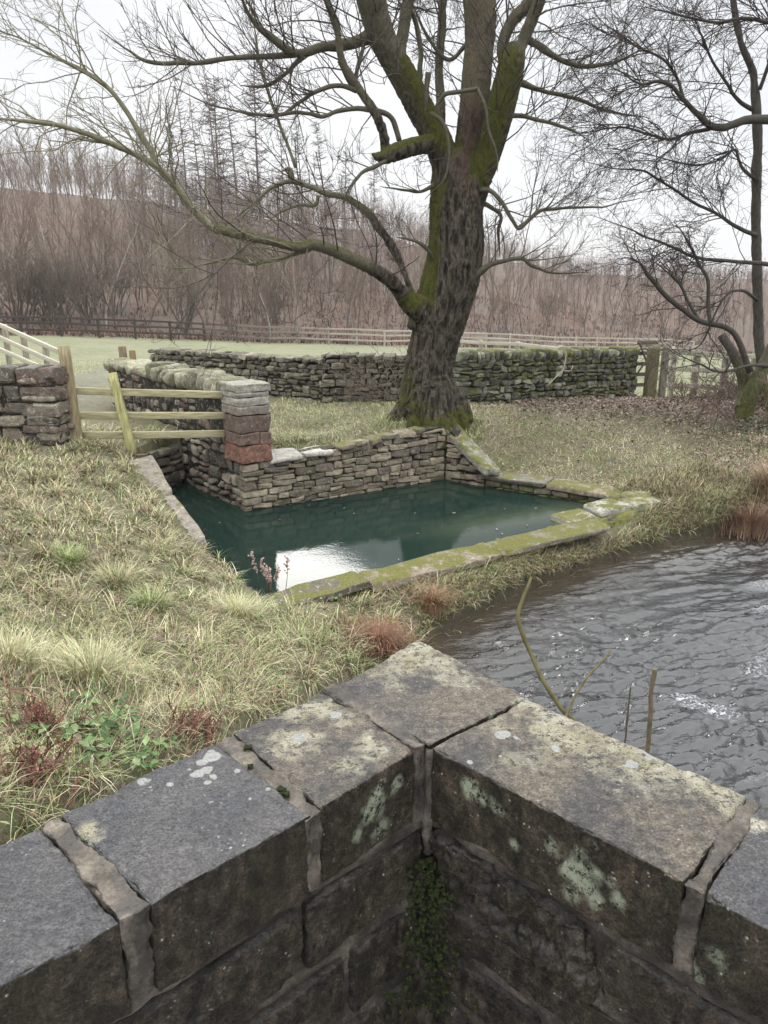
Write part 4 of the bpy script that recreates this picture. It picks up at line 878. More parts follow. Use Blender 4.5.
# finer limbs, laid along the photograph's, with shoots
cb = MB(); rs = np.random.default_rng(11)
LCOL = (.10, .092, .065); TCOL = (.085, .072, .062); PCOL = (.20, .185, .13)
PA = dict(seg=[6, 5, 4, 3], wander=.10, up=.09, up0=.06, tip=.4, sides=[5, 4, 3, 3], levels=3, kids=[4, 4, 3], ang=(.4, .95), ratio=(.42, .72), rmin=.0030, col=[TCOL, TCOL, (.075, .062, .055)], split=0)
fine = [
 ([(369, 37, 11, -.35), (352, 43, 10, -.45), (326, 46, 9, -.6), (299, 53, 8, -.8), (282, 46, 7, -.9), (262, 30, 6, -1), (246, 8, 5, -1.1), (236, -30, 4, -1.2)], 26, 1.0),
 ([(301, 53, 7, -.8), (270, 56, 5, -.8), (234, 58, 4.5, -.9), (190, 63, 4, -1), (150, 62, 3.5, -1.1), (128, 50, 3, -1.1), (100, 30, 2.4, -1.2)], 22, .9),
 ([(303, 55, 5, -.8), (288, 70, 4, -.7), (268, 85, 3.5, -.6), (240, 86, 3, -.5)], 10, .8),
 ([(413, 12, 4, 0), (417, 29, 4.5, .1), (421, 52, 5, .1), (420, 80, 5, 0), (424, 100, 5, 0)], 3, .6),
 ([(399, 140, 5, -.5), (393, 120, 5, -.5), (380, 112, 4.5, -.6), (360, 108, 4.5, -.7), (340, 110, 4, -.8), (322, 117, 4, -.9), (300, 112, 3.5, -1), (270, 115, 3.5, -1), (240, 112, 3, -1.1), (205, 103, 2.6, -1.2), (170, 85, 2.2, -1.3)], 26, .9),
 ([(357, 90, 5, -.7), (340, 86, 4, -.7), (318, 90, 4, -.8), (300, 102, 3.6, -.9), (282, 114, 3.4, -1), (262, 120, 3, -1.1)], 14, .8),
 ([(385, 160, 4, -.7), (372, 168, 4, -.75), (360, 174, 3.5, -.8), (350, 188, 3, -.9), (343, 204, 3, -.9)], 8, .7),
 ([(214, 229, 8, -1.6), (205, 221, 7.5, -1.6), (190, 206, 7, -1.65), (168, 177, 6, -1.7), (140, 157, 5.5, -1.8), (100, 139, 5, -2), (64, 127, 4.5, -2.1), (30, 121, 4, -2.2), (-10, 116, 3.4, -2.3), (-60, 100, 3, -2.4)], 42, 1.0),
 ([(196, 214, 6, -1.6), (178, 190, 6.5, -1.5), (158, 166, 6, -1.45), (150, 150, 5.5, -1.4), (133, 122, 5, -1.4), (112, 92, 4.5, -1.4), (88, 74, 4, -1.4), (58, 58, 3.5, -1.5), (28, 42, 3, -1.5), (-10, 26, 2.6, -1.6)], 42, 1.0),
 ([(346, 197, 6, .1), (326, 193, 5.5, .1), (306, 185, 5, .1), (292, 181, 5, .1), (280, 184, 4, 0), (266, 192, 4, -.1), (250, 206, 3.4, -.2), (230, 222, 3, -.3), (200, 238, 2.6, -.4)], 22, .8),
 ([(292, 182, 5, .1), (291, 175, 6, .1), (289, 169, 5, .1), (280, 172, 3.5, 0)], 2, .5),
 ([(312, 246, 7, -1.2), (300, 252, 5.5, -1.2), (280, 258, 5, -1.3), (262, 262, 4.5, -1.3), (250, 264, 4, -1.3), (236, 258, 3.6, -1.35), (215, 262, 3.2, -1.4), (180, 268, 2.6, -1.5), (140, 262, 2.2, -1.6)], 40, .8),
 ([(318, 196, 4, .1), (315, 205, 4, .1), (300, 205, 3.5, .1), (280, 212, 3, 0), (262, 226, 2.6, -.1)], 8, .7),
 ([(296, 168, 3, .1), (278, 120, 3, .2), (262, 70, 3, .3), (256, 40, 2.6, .3), (250, 0, 2.4, .4)], 16, .7),
 ([(340, 60, 5, -.7), (352, 84, 4, -.6), (360, 60, 4, -.5), (366, 30, 3.5, -.4), (368, 0, 3, -.3)], 10, .8),
 ([(478, 190, 6, -.2), (490, 191, 4.5, -.3), (502, 203, 4, -.4), (512, 220, 3.6, -.5), (519, 229, 3.6, -.5), (529, 220, 3.4, -.5), (541, 211, 3.2, -.5), (566, 208, 3.6, -.6), (600, 207, 3, -.7), (640, 198, 2.6, -.8)], 26, .8),
 ([(464, 288, 13, -.1), (479, 273, 7.5, -.2), (492, 264, 5, -.25), (506, 260, 4, -.3), (522, 258, 4.2, -.3), (532, 266, 3.8, -.3), (556, 273, 3.4, -.3), (590, 272, 3, -.4)], 18, .7),
 ([(478, 200, 5, .2), (500, 214, 3.5, .3), (498, 232, 3.2, .3), (500, 258, 2.6, .3)], 6, .6),
 ([(526, 38, 7, -.3), (548, 52, 5.5, -.3), (566, 62, 4.5, -.2), (590, 66, 4, -.1), (620, 60, 3, 0), (660, 40, 2.6, .1)], 24, .9),
 ([(515, 80, 6, -.3), (545, 92, 4, -.2), (575, 98, 3.4, 0), (610, 112, 3, .1), (650, 118, 2.5, .2)], 20, .8),
 ([(508, 115, 5, -.3), (530, 118, 3.6, -.3), (560, 126, 3, -.3), (590, 140, 2.6, -.3)], 14, .8),
 ([(478, 88, 4, -.5), (462, 92, 4, -.6), (446, 94, 4, -.6), (436, 104, 3.6, -.6), (434, 112, 3, -.6)], 3, .4),
 ([(478, 88, 3.6, -.5), (486, 108, 3, -.6), (488, 130, 3, -.6), (496, 150, 2.6, -.6), (498, 172, 2.2, -.6)], 5, .4),
 ([(428, 72, 6, -.5), (427, 90, 5, -.5), (425, 112, 4, -.5)], 2, .3),
 ([(430, 112, 4.5, -.5), (442, 122, 4, -.55), (448, 140, 3.8, -.55), (449, 160, 3.2, -.55), (444, 180, 2.6, -.55), (425, 200, 2, -.5)], 6, .4),
 ([(436, 262, 4, -.1), (424, 246, 3.4, -.2), (410, 240, 3, -.2), (396, 238, 2.6, -.2)], 8, .6),
 ([(434, 185, 4, -.2), (420, 192, 3, -.2), (405, 190, 2.6, -.3), (380, 186, 2.2, -.3)], 8, .6),
 ([(466, 45, 4, .3), (450, 60, 3.6, .3), (436, 50, 3.4, .3), (424, 30, 3, .3), (414, 8, 3, .3)], 8, .7),
]
tops = [(362, -60), (352, -120), (470, -60), (474, -130), (556, -60), (548, -30), (486, -50), (414, -80), (446, -60), (318, -40)]
for pts, nk, ls in fine:
    P, Rr = limb(pts, len(pts) * 6); P = P + .010 * np.stack([fbm(P * 5 + 7 * k, 2, k) for k in range(3)], 1); Rr = Rr * (1 + .14 * fbm(P * 9, 2, 6)) * np.interp(np.linspace(0, 1, len(P)), [0, .7, 1], [1, .9, .25]); pale = pts[0][1] > 160 and pts[0][0] < 420
    tube(cb, P, Rr, 6, (.17, .16, .105) if pale else LCOL)
    for j in range(int(nk * .85)):
        f = rs.uniform(.15, 1) * (len(P) - 2); i = int(f); q = P[i]; dd = P[i + 1] - P[i]; dd /= np.linalg.norm(dd)
        a_ = rs.normal(0, 1, 3) + np.array((0, 0, .7 if not pale or rs.random() < .5 else 0)); a_ -= dd * (a_ @ dd); a_ /= np.linalg.norm(a_) + 1e-9; an = rs.uniform(.5, 1.2)
        pp = dict(PA); 
        if pale and pts[0][1] > 200: pp.update(col=[PCOL, PCOL, (.2, .18, .13)], wander=.2, up=.02)
        grow((cb, cb), q, dd * math.cos(an) + a_ * math.sin(an), rs.uniform(.5, 1.25) * ls, np.clip(Rr[i] * .35, .0048, .010), 1, pp, rs)
for Lb in (trunkL[2], trunkL[3], trunkL[4], trunkL[5], trunkL[6], trunkL[7], trunkL[9], trunkL[10], trunkL[13], trunkL[11]):
    P, Rr = limb(Lb, 40)
    for j in range(10):
        i = rs.integers(14, 38); dd = P[i + 1] - P[i]; dd /= np.linalg.norm(dd); a_ = rs.normal(0, 1, 3) + np.array((0, 0, .3)); a_ -= dd * (a_ @ dd); a_ /= np.linalg.norm(a_)
        grow((cb, cb), P[i], dd * .5 + a_ * .8, rs.uniform(.8, 1.9), np.clip(Rr[i] * .3, .006, .011), 0, PA, rs)
cb.build('crown', MAT_twig, big)

# --- alders on the right
def alder(label, base_px, Yb, stems, limbs_, seed, nk, thick=None):
    t = thing('alder_tree', label, 'tree'); tb = MB(); cb = MB(); rs = np.random.default_rng(seed)
    PB = dict(seg=[6, 5, 4, 4], wander=.17, up=-.03, up0=.0, tip=.45, sides=[4, 4, 3, 3], levels=3, kids=[6, 6, 5], ang=(.4, 1.1), ratio=(.5, .8), rmin=.0030, col=[(.05, .044, .04), (.055, .046, .042), (.06, .048, .045)], split=0)
    def lb(pts, n):
        P = np.array([atY(a[0], a[1], Yb + (a[3] if len(a) > 3 else 0)) for a in pts]); Wd = np.array([a[2] for a in pts]) * .5 / F * Yb
        Q = spline(np.c_[P, Wd], n); Q[:, :3] += .012 * np.stack([fbm(Q[:, :3] * 4 + 7 * k, 2, k) for k in range(3)], 1); return Q[:, :3], np.clip(Q[:, 3], .004, None)
    for s_ in stems:
        P, Rr = lb(s_, len(s_) * 8); hz = np.clip((1.9 - P[:, 2]) / .9, 0, 1)
        c0 = np.array((.075, .068, .056)); c1 = np.array((.07, .075, .02)); sides = 10
        cc = np.repeat(c0 + (c1 - c0) * hz[:, None] ** .6, sides, 0); cc = np.concatenate([cc, cc[:1], cc[-1:]])
        tube(tb, P, .78 * Rr * (1 + .14 * fbm(P * 6, 2, 4)), sides, cc)
    for pts, k_, ls in limbs_:
        P, Rr = lb(pts, len(pts) * 5); Rr = Rr * np.interp(np.linspace(0, 1, len(P)), [0, .7, 1], [1, .85, .25]); tube(cb, P, Rr * .62, 6, (.068, .062, .052))
        for j in range(k_):
            i = rs.integers(int(len(P) * .2), len(P) - 1); dd = P[i + 1] - P[i] if i + 1 < len(P) else P[i] - P[i - 1]; dd = dd / np.linalg.norm(dd); a_ = rs.normal(0, 1, 3); a_ -= dd * (a_ @ dd); a_ /= np.linalg.norm(a_); an = rs.uniform(.4, 1.0)
            grow((cb, cb), P[i], dd * math.cos(an) + a_ * math.sin(an), rs.uniform(.5, 1.1) * ls, np.clip(Rr[i] * .4, .0046, .009), 1, PB, rs)
    tb.build('trunk', mat_tone('alder_bark_' + str(seed), (40, 40, 12), .5, 1.4, .9, .01), t); cb.build('crown', MAT_twig, t)
alder('mossy-footed alder leaning over the thicket at the right edge', None, 11.7,
  [[(740, 428, 27), (746, 408, 22), (754, 385, 20), (767, 358, 17, .1), (785, 320, 17, .2), (800, 260, 15, .3), (815, 150, 13, .4), (822, 0, 10, .5)],
   [(744, 410, 24), (745, 390, 18, .2), (742, 372, 15, .3), (732, 352, 13, .4), (722, 335, 11, .5)],
   [(765, 420, 22, .6), (762, 380, 15, .6), (759, 330, 13, .7), (757, 280, 12.5, .7), (756, 220, 12, .7), (757, 150, 11.5, .7), (756, 108, 11, .7), (752, 70, 9, .7), (740, 40, 7.5, .7), (733, 0, 7, .8), (728, -50, 6, .8)]],
  [([(750, 372, 11), (733, 332, 9, .0), (701, 322, 9, -.1), (676, 304, 8.5, -.2), (652, 280, 7.5, -.3), (640, 263, 6, -.35), (630, 258, 4, -.4)], 12, .8),
   ([(710, 324, 6.5, -.1), (709, 300, 6, 0), (708, 280, 6, 0), (700, 265, 5.5, .1), (693, 250, 5, .1), (684, 235, 4.5, .1), (674, 222, 4, .2)], 10, .8),
   ([(700, 321, 5, -.1), (690, 305, 5, -.1), (680, 285, 4.6, 0), (670, 275, 4, 0), (655, 262, 3.4, .1)], 8, .7),
   ([(790, 266, 8, .3), (757, 263, 7, .3), (733, 261, 6, .2), (695, 257, 5.5, .1), (674, 248, 4.5, 0), (652, 239, 4, 0), (620, 226, 3, -.1), (590, 215, 2.6, -.2)], 16, .9),
   ([(810, 117, 16, .3), (768, 119, 14, .2), (745, 120, 13, .1), (722, 127, 11.5, 0), (708, 124, 10, -.1), (696, 112, 8.5, -.2), (684, 100, 7, -.3), (672, 87, 6.5, -.4), (658, 81, 6, -.5), (640, 84, 5, -.6), (622, 72, 4, -.7), (598, 62, 3.4, -.8)], 26, 1.0),
   ([(718, 126, 7, 0), (704, 130, 6, .1), (690, 133, 5.5, .2), (668, 140, 5, .3), (648, 134, 4, .3), (620, 128, 3.4, .4), (590, 132, 3, .4), (560, 138, 2.4, .4)], 24, 1.0),
   ([(757, 235, 7, .6), (735, 227, 6, .5), (718, 215, 5.2, .4), (690, 200, 4.6, .3), (660, 180, 4, .2), (640, 170, 3.4, .1), (610, 168, 3, 0), (580, 160, 2.4, 0)], 24, 1.0),
   ([(752, 110, 7, .7), (738, 100, 6, .6), (728, 85, 5, .5), (712, 60, 4.4, .4), (700, 30, 4, .3), (692, 0, 3.4, .3)], 16, 1.0),
   ([(760, 90, 6, .6), (770, 60, 5.5, .5), (772, 30, 5, .4), (760, 0, 4.4, .3)], 12, 1.0),
   ([(757, 180, 6, .6), (742, 168, 5, .5), (735, 150, 4, .4), (720, 160, 3.4, .3), (690, 165, 3, .2), (650, 155, 2.6, .2), (610, 148, 2.2, .2)], 20, 1.0),
   ([(684, 100, 5, -.3), (678, 80, 4.4, -.3), (664, 60, 4, -.3), (640, 48, 3.4, -.3), (612, 30, 3, -.3), (592, 12, 2.6, -.3)], 18, 1.0),
   ([(815, 20, 8, .3), (780, 24, 7, .2), (745, 18, 5, .1), (710, 22, 4, 0), (670, 12, 3.4, 0), (630, 5, 2.6, 0)], 20, 1.0),
   ([(757, 300, 6, .6), (740, 290, 5, .4), (722, 300, 4, .2), (700, 345, 3.4, .1), (672, 350, 2.6, 0)], 14, .7),
   ([(770, 365, 6, 0), (745, 366, 5, -.2), (722, 372, 4.2, -.4), (694, 362, 3.4, -.5), (668, 350, 3, -.5)], 12, .6)], 41, 10)

# ------------------------------------------------------------------ wood on the hillside
def wood_tree(seed, H, kind):
    rs = np.random.default_rng(seed); mbt = MB()
    if kind == 'larch':
        c = (.15, .12, .115); z = np.linspace(0, H, 10); tube(mbt, np.c_[.15 * np.sin(z * .3 + seed), .1 * np.cos(z * .4), z], .13 * (1 - z / H * .9), 5, c, cap=False)
        for k in range(150):
            h = H * rs.uniform(.12, .99); a = rs.uniform(0, 6.28); L = (.35 + (1 - h / H) * 2.2) * rs.uniform(.6, 1.1); d = np.array((math.cos(a), math.sin(a), .18))
            p = np.array((.15 * math.sin(h * .3 + seed), .1 * math.cos(h * .4), h)); pts = [p, p + d * L * .5 - (0, 0, .06), p + d * L + (0, 0, .05)]; tube(mbt, pts, [.028, .02, .01], 3, c, cap=False)
            for q in range(4):
                f = rs.uniform(.3, 1); s0 = p + d * L * f; tube(mbt, [s0, s0 + np.array((rs.normal(0, .22), rs.normal(0, .22), rs.uniform(-.25, .2)))], [.012, .008], 3, c, cap=False)
    elif kind == 'shrub':
        P = dict(seg=[5, 4, 3], wander=.12, up=.14, up0=.06, tip=.3, sides=[4, 3, 3], levels=2, kids=[9, 5], ang=(.3, .8), ratio=(.4, .65), rmin=.008, col=[(.12, .10, .08), (.15, .125, .10), (.17, .14, .11)])
        for k in range(16):
            a = rs.uniform(0, 6.28); grow((mbt, mbt), (rs.normal(0, .3), rs.normal(0, .3), 0), (math.cos(a) * .45, math.sin(a) * .45, 1), H * rs.uniform(.65, 1), .04, 0, P, rs)
    else:
        P = dict(seg=[8, 5, 4, 3], wander=.10, up=.07, up0=.12, tip=.25, sides=[5, 3, 3, 3], levels=3, kids=[24, 5, 3], ang=(.4, .95), ratio=(.16, .34), rmin=.0075, col=[(.13, .105, .086), (.18, .135, .108), (.20, .148, .118)], **{'from': [.22, .2]})
        if kind == 'birch': P.update(col=[(.40, .38, .35), (.19, .145, .115), (.20, .148, .118)], kids=[22, 5, 3], ang=(.35, .8))
        grow((mbt, mbt), (0, 0, -.2), (rs.normal(0, .05), rs.normal(0, .05), 1), H, H * .008 + .012, 0, P, rs)
    return mbt
kinds = [('wood', 8.5), ('wood', 9.5), ('wood', 7.5), ('birch', 8.5), ('larch', 13), ('larch', 14.5), ('shrub', 5.0), ('shrub', 4.2), ('wood', 10.5)]
prot = []
for i, (k_, H) in enumerate(kinds):
    t_ = wood_tree(100 + i, H, k_); prot.append((k_, H, t_))
meshes = [p[2].mesh('tree') for p in prot]
for me_ in meshes: me_.materials.append(MAT_twig)
LAB = {'wood': 'bare purplish-brown young tree in the hillside wood beyond the field', 'birch': 'bare pale-stemmed birch in the hillside wood beyond the field', 'larch': 'tall narrow leafless larch in the hillside wood', 'shrub': 'many-stemmed bare thicket shrub at the foot of the wood'}
NAME = {'wood': 'bare_tree', 'birch': 'birch_tree', 'larch': 'larch_tree', 'shrub': 'bare_shrub'}
rw_ = np.random.default_rng(77)
fu = (FB - FA) / np.linalg.norm(FB - FA)
def wood_spot(s, d): p = FA + fu * s + FN * d; return p, float(ground_z(np.array(p[0]), np.array(p[1]), False))
def place(ki, p, z, sc, rot):
    o = bpy.data.objects.new(NAME[prot[ki][0]], meshes[ki]); COL.objects.link(o); o.location = (*p, z); o.rotation_euler = (rw_.normal(0, .04), rw_.normal(0, .04), rot); o.scale = (sc, sc, sc * rw_.uniform(.9, 1.1))
    return tag(o, LAB[prot[ki][0]], 'shrub' if prot[ki][0] == 'shrub' else 'tree', {'wood': 'bare trees of the hillside wood', 'birch': 'birches of the hillside wood', 'larch': 'larches of the hillside wood', 'shrub': 'shrubs at the foot of the wood'}[prot[ki][0]])
cnt = 0
while cnt < 240:
    s = rw_.uniform(-22, 105); d = 4 + 34 * rw_.random() ** 1.3
    p, z = wood_spot(s, d); a = p[0] / p[1]
    if abs(a) > .75: continue
    ki = rw_.choice([0, 1, 2, 3, 8], p=[.28, .25, .22, .12, .13]); place(ki, p, z, rw_.uniform(.65, 1.05) * float(np.interp(a, [-.2, 0, .15, .5], [1, .92, .72, .6])), rw_.uniform(0, 6.28)); cnt += 1
for (px, Y_, ki, sc) in [(232, 72, 4, 1.5), (210, 78, 5, 1.25), (262, 76, 4, 1.45), (246, 86, 5, 1.4), (180, 84, 4, 1.3), (285, 82, 5, 1.15), (330, 88, 4, 1.2), (345, 92, 5, 1.1), (372, 90, 4, 1.05), (150, 96, 5, 1.15), (305, 94, 4, 1.25), (222, 90, 4, 1.5), (196, 92, 5, 1.2)]:
    d_ = ray(px, 300); p = np.array((d_[0] / d_[1] * Y_, Y_)); place(ki, p, float(ground_z(np.array(p[0]), np.array(p[1]), False)), sc, px)
for (px, Y_, ki, sc) in [(60, 53, 6, 1.25), (45, 55, 7, 1.1), (85, 56, 6, .9), (20, 54, 7, 1.2), (182, 56, 6, 1.0), (-20, 50, 6, 1.2), (110, 60, 7, 1.2), (275, 64, 6, .9), (550, 86, 6, .7)]:
    d_ = ray(px, 300); p = np.array((d_[0] / d_[1] * Y_, Y_)); place(ki, p, float(ground_z(np.array(p[0]), np.array(p[1]), False)), sc, px)
for (px, Y_, sc) in [(55, 112, 1.25), (30, 118, 1.2), (80, 115, 1.1), (5, 115, 1.2), (120, 118, 1.1), (105, 125, 1.2), (140, 120, 1.2)]:
    d_ = ray(px, 300); p = np.array((d_[0] / d_[1] * Y_, Y_)); place(8, p, float(ground_z(np.array(p[0]), np.array(p[1]), False)), sc, px)
# the rest of the wood reads as one mass of twigs
def pole_tree(seed, H):
    rs = np.random.default_rng(seed); t_ = MB(); z = np.linspace(0, H, 7); lx, ly = rs.normal(0, .05, 2)
    P = np.c_[lx * z + .12 * np.sin(z * .8 + seed), ly * z + .12 * np.cos(z * .7 + seed), z]; c0 = np.array((.15, .108, .082) if rs.random() < .85 else (.34, .32, .29)); tube(t_, P, (.010 + .0035 * H) * (1 - .85 * z / H), 3, c0, cap=False)
    for k in range(26):
        f = rs.uniform(.18, .97); i = f * 6; q = P[int(i)] + (P[min(int(i) + 1, 6)] - P[int(i)]) * (i % 1); a = rs.uniform(0, 6.28); L = H * rs.uniform(.10, .24) * (1.25 - f); e = rs.uniform(.35, .8); d = np.array((math.cos(a) * math.sin(e), math.sin(a) * math.sin(e), math.cos(e)))
        m1 = q + d * L * .5 + rs.normal(0, .03, 3); m2 = q + d * L + (0, 0, L * .12); cc = np.array((.205, .142, .108)) * rs.uniform(.8, 1.2); tube(t_, [q, m1, m2], [.015, .011, .006], 3, cc, cap=False)
        for w_ in range(3):
            s0 = q + (m2 - q) * rs.uniform(.3, 1); tube(t_, [s0, s0 + d * L * .25 + rs.normal(0, L * .16, 3) + (0, 0, L * .12)], [.008, .005], 3, cc * 1.05, cap=False)
    return t_
wm = MB(); small = [pole_tree(300 + i, h) for i, h in enumerate((7.5, 8.5, 9.5, 6.5, 5.5, 8))]
sv = [(np.concatenate(t_.v), np.concatenate(t_.f4), np.concatenate(t_.c)) for t_ in small]
k = 0
while k < 4000:
    s = rw_.uniform(-40, 190); d = 5 + 92 * rw_.random() if k < 3300 else rw_.uniform(66, 99)
    p, z = wood_spot(s, d); a = p[0] / max(p[1], 1)
    if abs(a) > .75: continue
    V, F4, C = sv[rw_.integers(6)]; an = rw_.uniform(0, 6.28); sc = rw_.uniform(.6, 1.1) * np.interp(a, [-.2, 0, .15, .5], [1, .92, .72, .6]); c_, s_ = math.cos(an), math.sin(an)
    wm.add(np.c_[(V[:, 0] * c_ - V[:, 1] * s_) * sc + p[0], (V[:, 0] * s_ + V[:, 1] * c_) * sc + p[1], V[:, 2] * sc + z - .1], F4, None, C * rw_.uniform(.6, 1.05)); k += 1
tag(wm.build('woodland', MAT_twig), 'dense mass of bare purple-brown trees covering the far hillside', 'woodland', kind='stuff')

# ------------------------------------------------------------------ grass, leaves and small plants
def blades(mb, P, az, L, wd, lean, curl, col):
    "curved ribbons; lean = start angle from vertical, curl = further bend along the blade"
    n = len(P); h = np.stack([np.cos(az), np.sin(az), 0 * az], 1); side = np.stack([-np.sin(az), np.cos(az), 0 * az], 1)
    rows = []; cur = P.copy(); ang = lean.copy(); K = 4
    V = np.zeros((n, 7, 3))
    for i in range(K):
        w_ = wd * (1 - .25 * i) if i < 3 else 0 * wd
        if i < 3: V[:, 2 * i] = cur - side * w_[:, None] / 2; V[:, 2 * i + 1] = cur + side * w_[:, None] / 2
        else: V[:, 6] = cur
        cur = cur + (h * np.sin(ang)[:, None] + np.array((0, 0, 1)) * np.cos(ang)[:, None]) * (L / 3)[:, None]; ang = ang + curl / 3
    b = np.arange(n)[:, None] * 7
    F4 = np.concatenate([b + np.array((0, 1, 3, 2)), b + np.array((2, 3, 5, 4))]); F3 = b + np.array((4, 5, 6))
    mb.add(V.reshape(-1, 3), F4, F3, np.repeat(col, 7, 0))
STRAW = np.array((.46, .40, .235)); PALEST = np.array((.56, .52, .36)); GREEN = np.array((.19, .25, .085)); OLIVE = np.array((.31, .32, .165)); BROWN = np.array((.25, .175, .11)); DARK = np.array((.10, .08, .055)); LIME = np.array((.34, .39, .18))
def pick(n, wts, r):
    pal = np.array([STRAW, PALEST, GREEN, OLIVE, BROWN, DARK, LIME]); cum = np.cumsum(wts, -1); cum = cum / cum[..., -1:]
    u = r.random((n, 1)); i = (u > cum).sum(-1); c = pal[np.clip(i, 0, 6)]; return c * r.uniform(.7, 1.3, (n, 1))
def scatter(xlo, xhi, ylo, yhi, dens, accept, seed):
    r = np.random.default_rng(seed); n = int((xhi - xlo) * (yhi - ylo) * dens); x = r.uniform(xlo, xhi, n); y = r.uniform(ylo, yhi, n); k = accept(x, y, r); x, y = x[k], y[k]
    return x, y, r
pool_big = pool_poly
def free(x, y, mr=.02, mp_=.02):
    k = ~inside(pool_poly, x, y) & ~(inside(river_poly, x, y) & (dist(edge, x, y, False) > mr)) & ~deck_mask(x, y)
    return k
wallsegs = [(far_end, p_pillar, .42), (e0, e1, .47), (A0, A1, .5), (A1 + (0, -.12), A2, .5), (B0, B1, .5)]
def off_walls(x, y, mar=.0):
    k = np.ones(x.shape, bool)
    for a, b_, d in wallsegs:
        u = (b_ - a) / np.linalg.norm(b_ - a); nn = np.array((-u[1], u[0])); t = (x - a[0]) * u[0] + (y - a[1]) * u[1]; s = (x - a[0]) * nn[0] + (y - a[1]) * nn[1]
        k &= ~((t > -.02) & (t < np.linalg.norm(b_ - a) + .02) & (s > -.02 - mar) & (s < d + mar))
    return k
def on_rim(x, y):
    k = np.zeros(x.shape, bool)
    for a, b_, w_ in ((p_near, pf, .28), (pf, p_right, .27), (q2, p_right, .25), (p_l1, p_l2, .22), (p_corner, q2, .2), (p_pillar, p_corner, .22)):
        k |= dist(np.array([a, b_]), x, y, False) < w_
    return k
# left bank: matted winter grass
def acc(x, y, r):
    d = np.hypot(x, y); lft = x < -.35 + .75 * np.clip((y - 2) / 5, 0, 1) * 1.4
    k = free(x, y) & off_walls(x, y) & (r.random(len(x)) < np.clip((4.2 / d) ** 1.2, 0, 1)) & (x / np.maximum(y, .1) > -.85)
    front = (y - p_near[1]) * f_u[0] - (x - p_near[0]) * f_u[1] < 0        # river side of the rim
    k &= (lft | front) & ~(on_rim(x, y) & ((fbm2(x, y, 3, 2, 6) > -.35) | (x > -.8))) & ~((x > -6.2) & (x < -4.2) & (y > 9.3) & (r.random(len(x)) < .8))
    return k
gl = MB(); cx_, cy_, r = scatter(-8, 3.4, 1.6, 10.4, 130, acc, 201)
nb2 = r.integers(14, 70, len(cx_)); ci = np.repeat(np.arange(len(cx_)), nb2); crad = np.repeat(r.uniform(.02, .085, len(cx_)), nb2)
ca_ = r.uniform(0, 6.28, len(ci)); cr2 = crad * np.sqrt(r.random(len(ci))) * 1.3; x = cx_[ci] + np.cos(ca_) * cr2; y = cy_[ci] + np.sin(ca_) * cr2
kk = free(x, y) & ~on_rim(x, y) & off_walls(x, y); x, y, ci, ca_ = x[kk], y[kk], ci[kk], ca_[kk]
ctone = r.uniform(-1, 1, len(cx_))[ci]; clen = r.uniform(.7, 1.5, len(cx_))[ci]; cgrn = r.normal(0, .5, len(cx_))[ci]; cdir = (fbm2(cx_, cy_, .9, 2, 15) * 5 - 1.2 + r.normal(0, .8, len(cx_)))[ci]
z = ground_z(x, y); n = len(x); clump = ctone; gpatch = fbm2(x, y, 1.0, 3, 14) + .5 * cgrn; front = (x > -.6)
d = np.hypot(x, y)
wt = np.stack([1.05 + 0 * x, .6 + .5 * clump, .55 + 2.6 * np.clip(gpatch + .05, 0, 1), .75 + gpatch * .5, 1.3 + .4 * front - .4 * clump, 1.0 + .4 * front - .8 * clump, .3 + .8 * np.clip(gpatch, 0, 1)], -1).clip(.02)
az = np.where(r.random(n) < .5, ca_, cdir) + r.normal(0, .7, n)
L = r.uniform(.07, .19, n) * clen
blades(gl, np.stack([x, y, z - .01], 1), az, L, r.uniform(.0026, .0075, n) * np.clip(d / 5, .65, 1.8), r.uniform(.3, 1.5, n), r.uniform(.4, 2.0, n), pick(n, wt, r))
tag(gl.build('grass', MAT_leaf, smooth=False), 'matted straw and green winter grass on the left bank and the strip by the river', 'grass', kind='stuff')
# mossy grass round the foot of the big tree
gb = MB(); r = np.random.default_rng(241); n = 2600; a_ = r.uniform(0, 6.28, n); q_ = r.uniform(.40, .85, n); x = .66 + np.cos(a_) * q_; y = 11.12 + np.sin(a_) * q_ * .8; kk = free(x, y) & off_walls(x, y) & (dist(np.array([p_pillar, p_corner, q2]), x, y, False) > .12); x, y = x[kk], y[kk]; n = len(x); z = ground_z(x, y)
blades(gb, np.stack([x, y, z - .01], 1), r.uniform(0, 6.28, n), r.uniform(.05, .17, n), r.uniform(.006, .011, n), r.uniform(0, .9, n), r.uniform(.5, 1.8, n), pick(n, np.tile([.7, .3, 1.4, 1.2, .4, .2, 1.2], (n, 1)), r))
tag(gb.build('grass', MAT_leaf, smooth=False), 'greener tufty grass growing round the foot of the big tree', 'grass', kind='stuff')
# right bank: short, paler, with dead leaves
def acc2(x, y, r):
    d = np.hypot(x, y); front = (y - p_near[1]) * f_u[0] - (x - p_near[0]) * f_u[1] < 0
    return free(x, y) & off_walls(x, y) & ~on_rim(x, y) & ~(front & (x < 3.2)) & (r.random(len(x)) < np.clip((8 / d) ** 1.2, 0, 1)) & (x > -1.9) & ((x > .5) | (y > 9))
gr = MB(); x, y, r = scatter(-2.2, 8.5, 7.0, 15.6, 3400, acc2, 203); z = ground_z(x, y); n = len(x); gp = fbm2(x, y, .9, 3, 22); lf = x < .9
browner = sst(10.5, 12.5, y) * (x > 2)  # back part of the right bank: browner, shorter grass
wt = np.stack([1.3 + 0 * x, .7 - .4 * browner - .2 * lf, .25 + .6 * np.clip(gp, 0, 1) + 1.0 * lf, .7 + .5 * lf, 1.6 + 1.0 * browner - .9 * lf, .5 + .3 * browner, .2 + .7 * lf], -1).clip(.02)
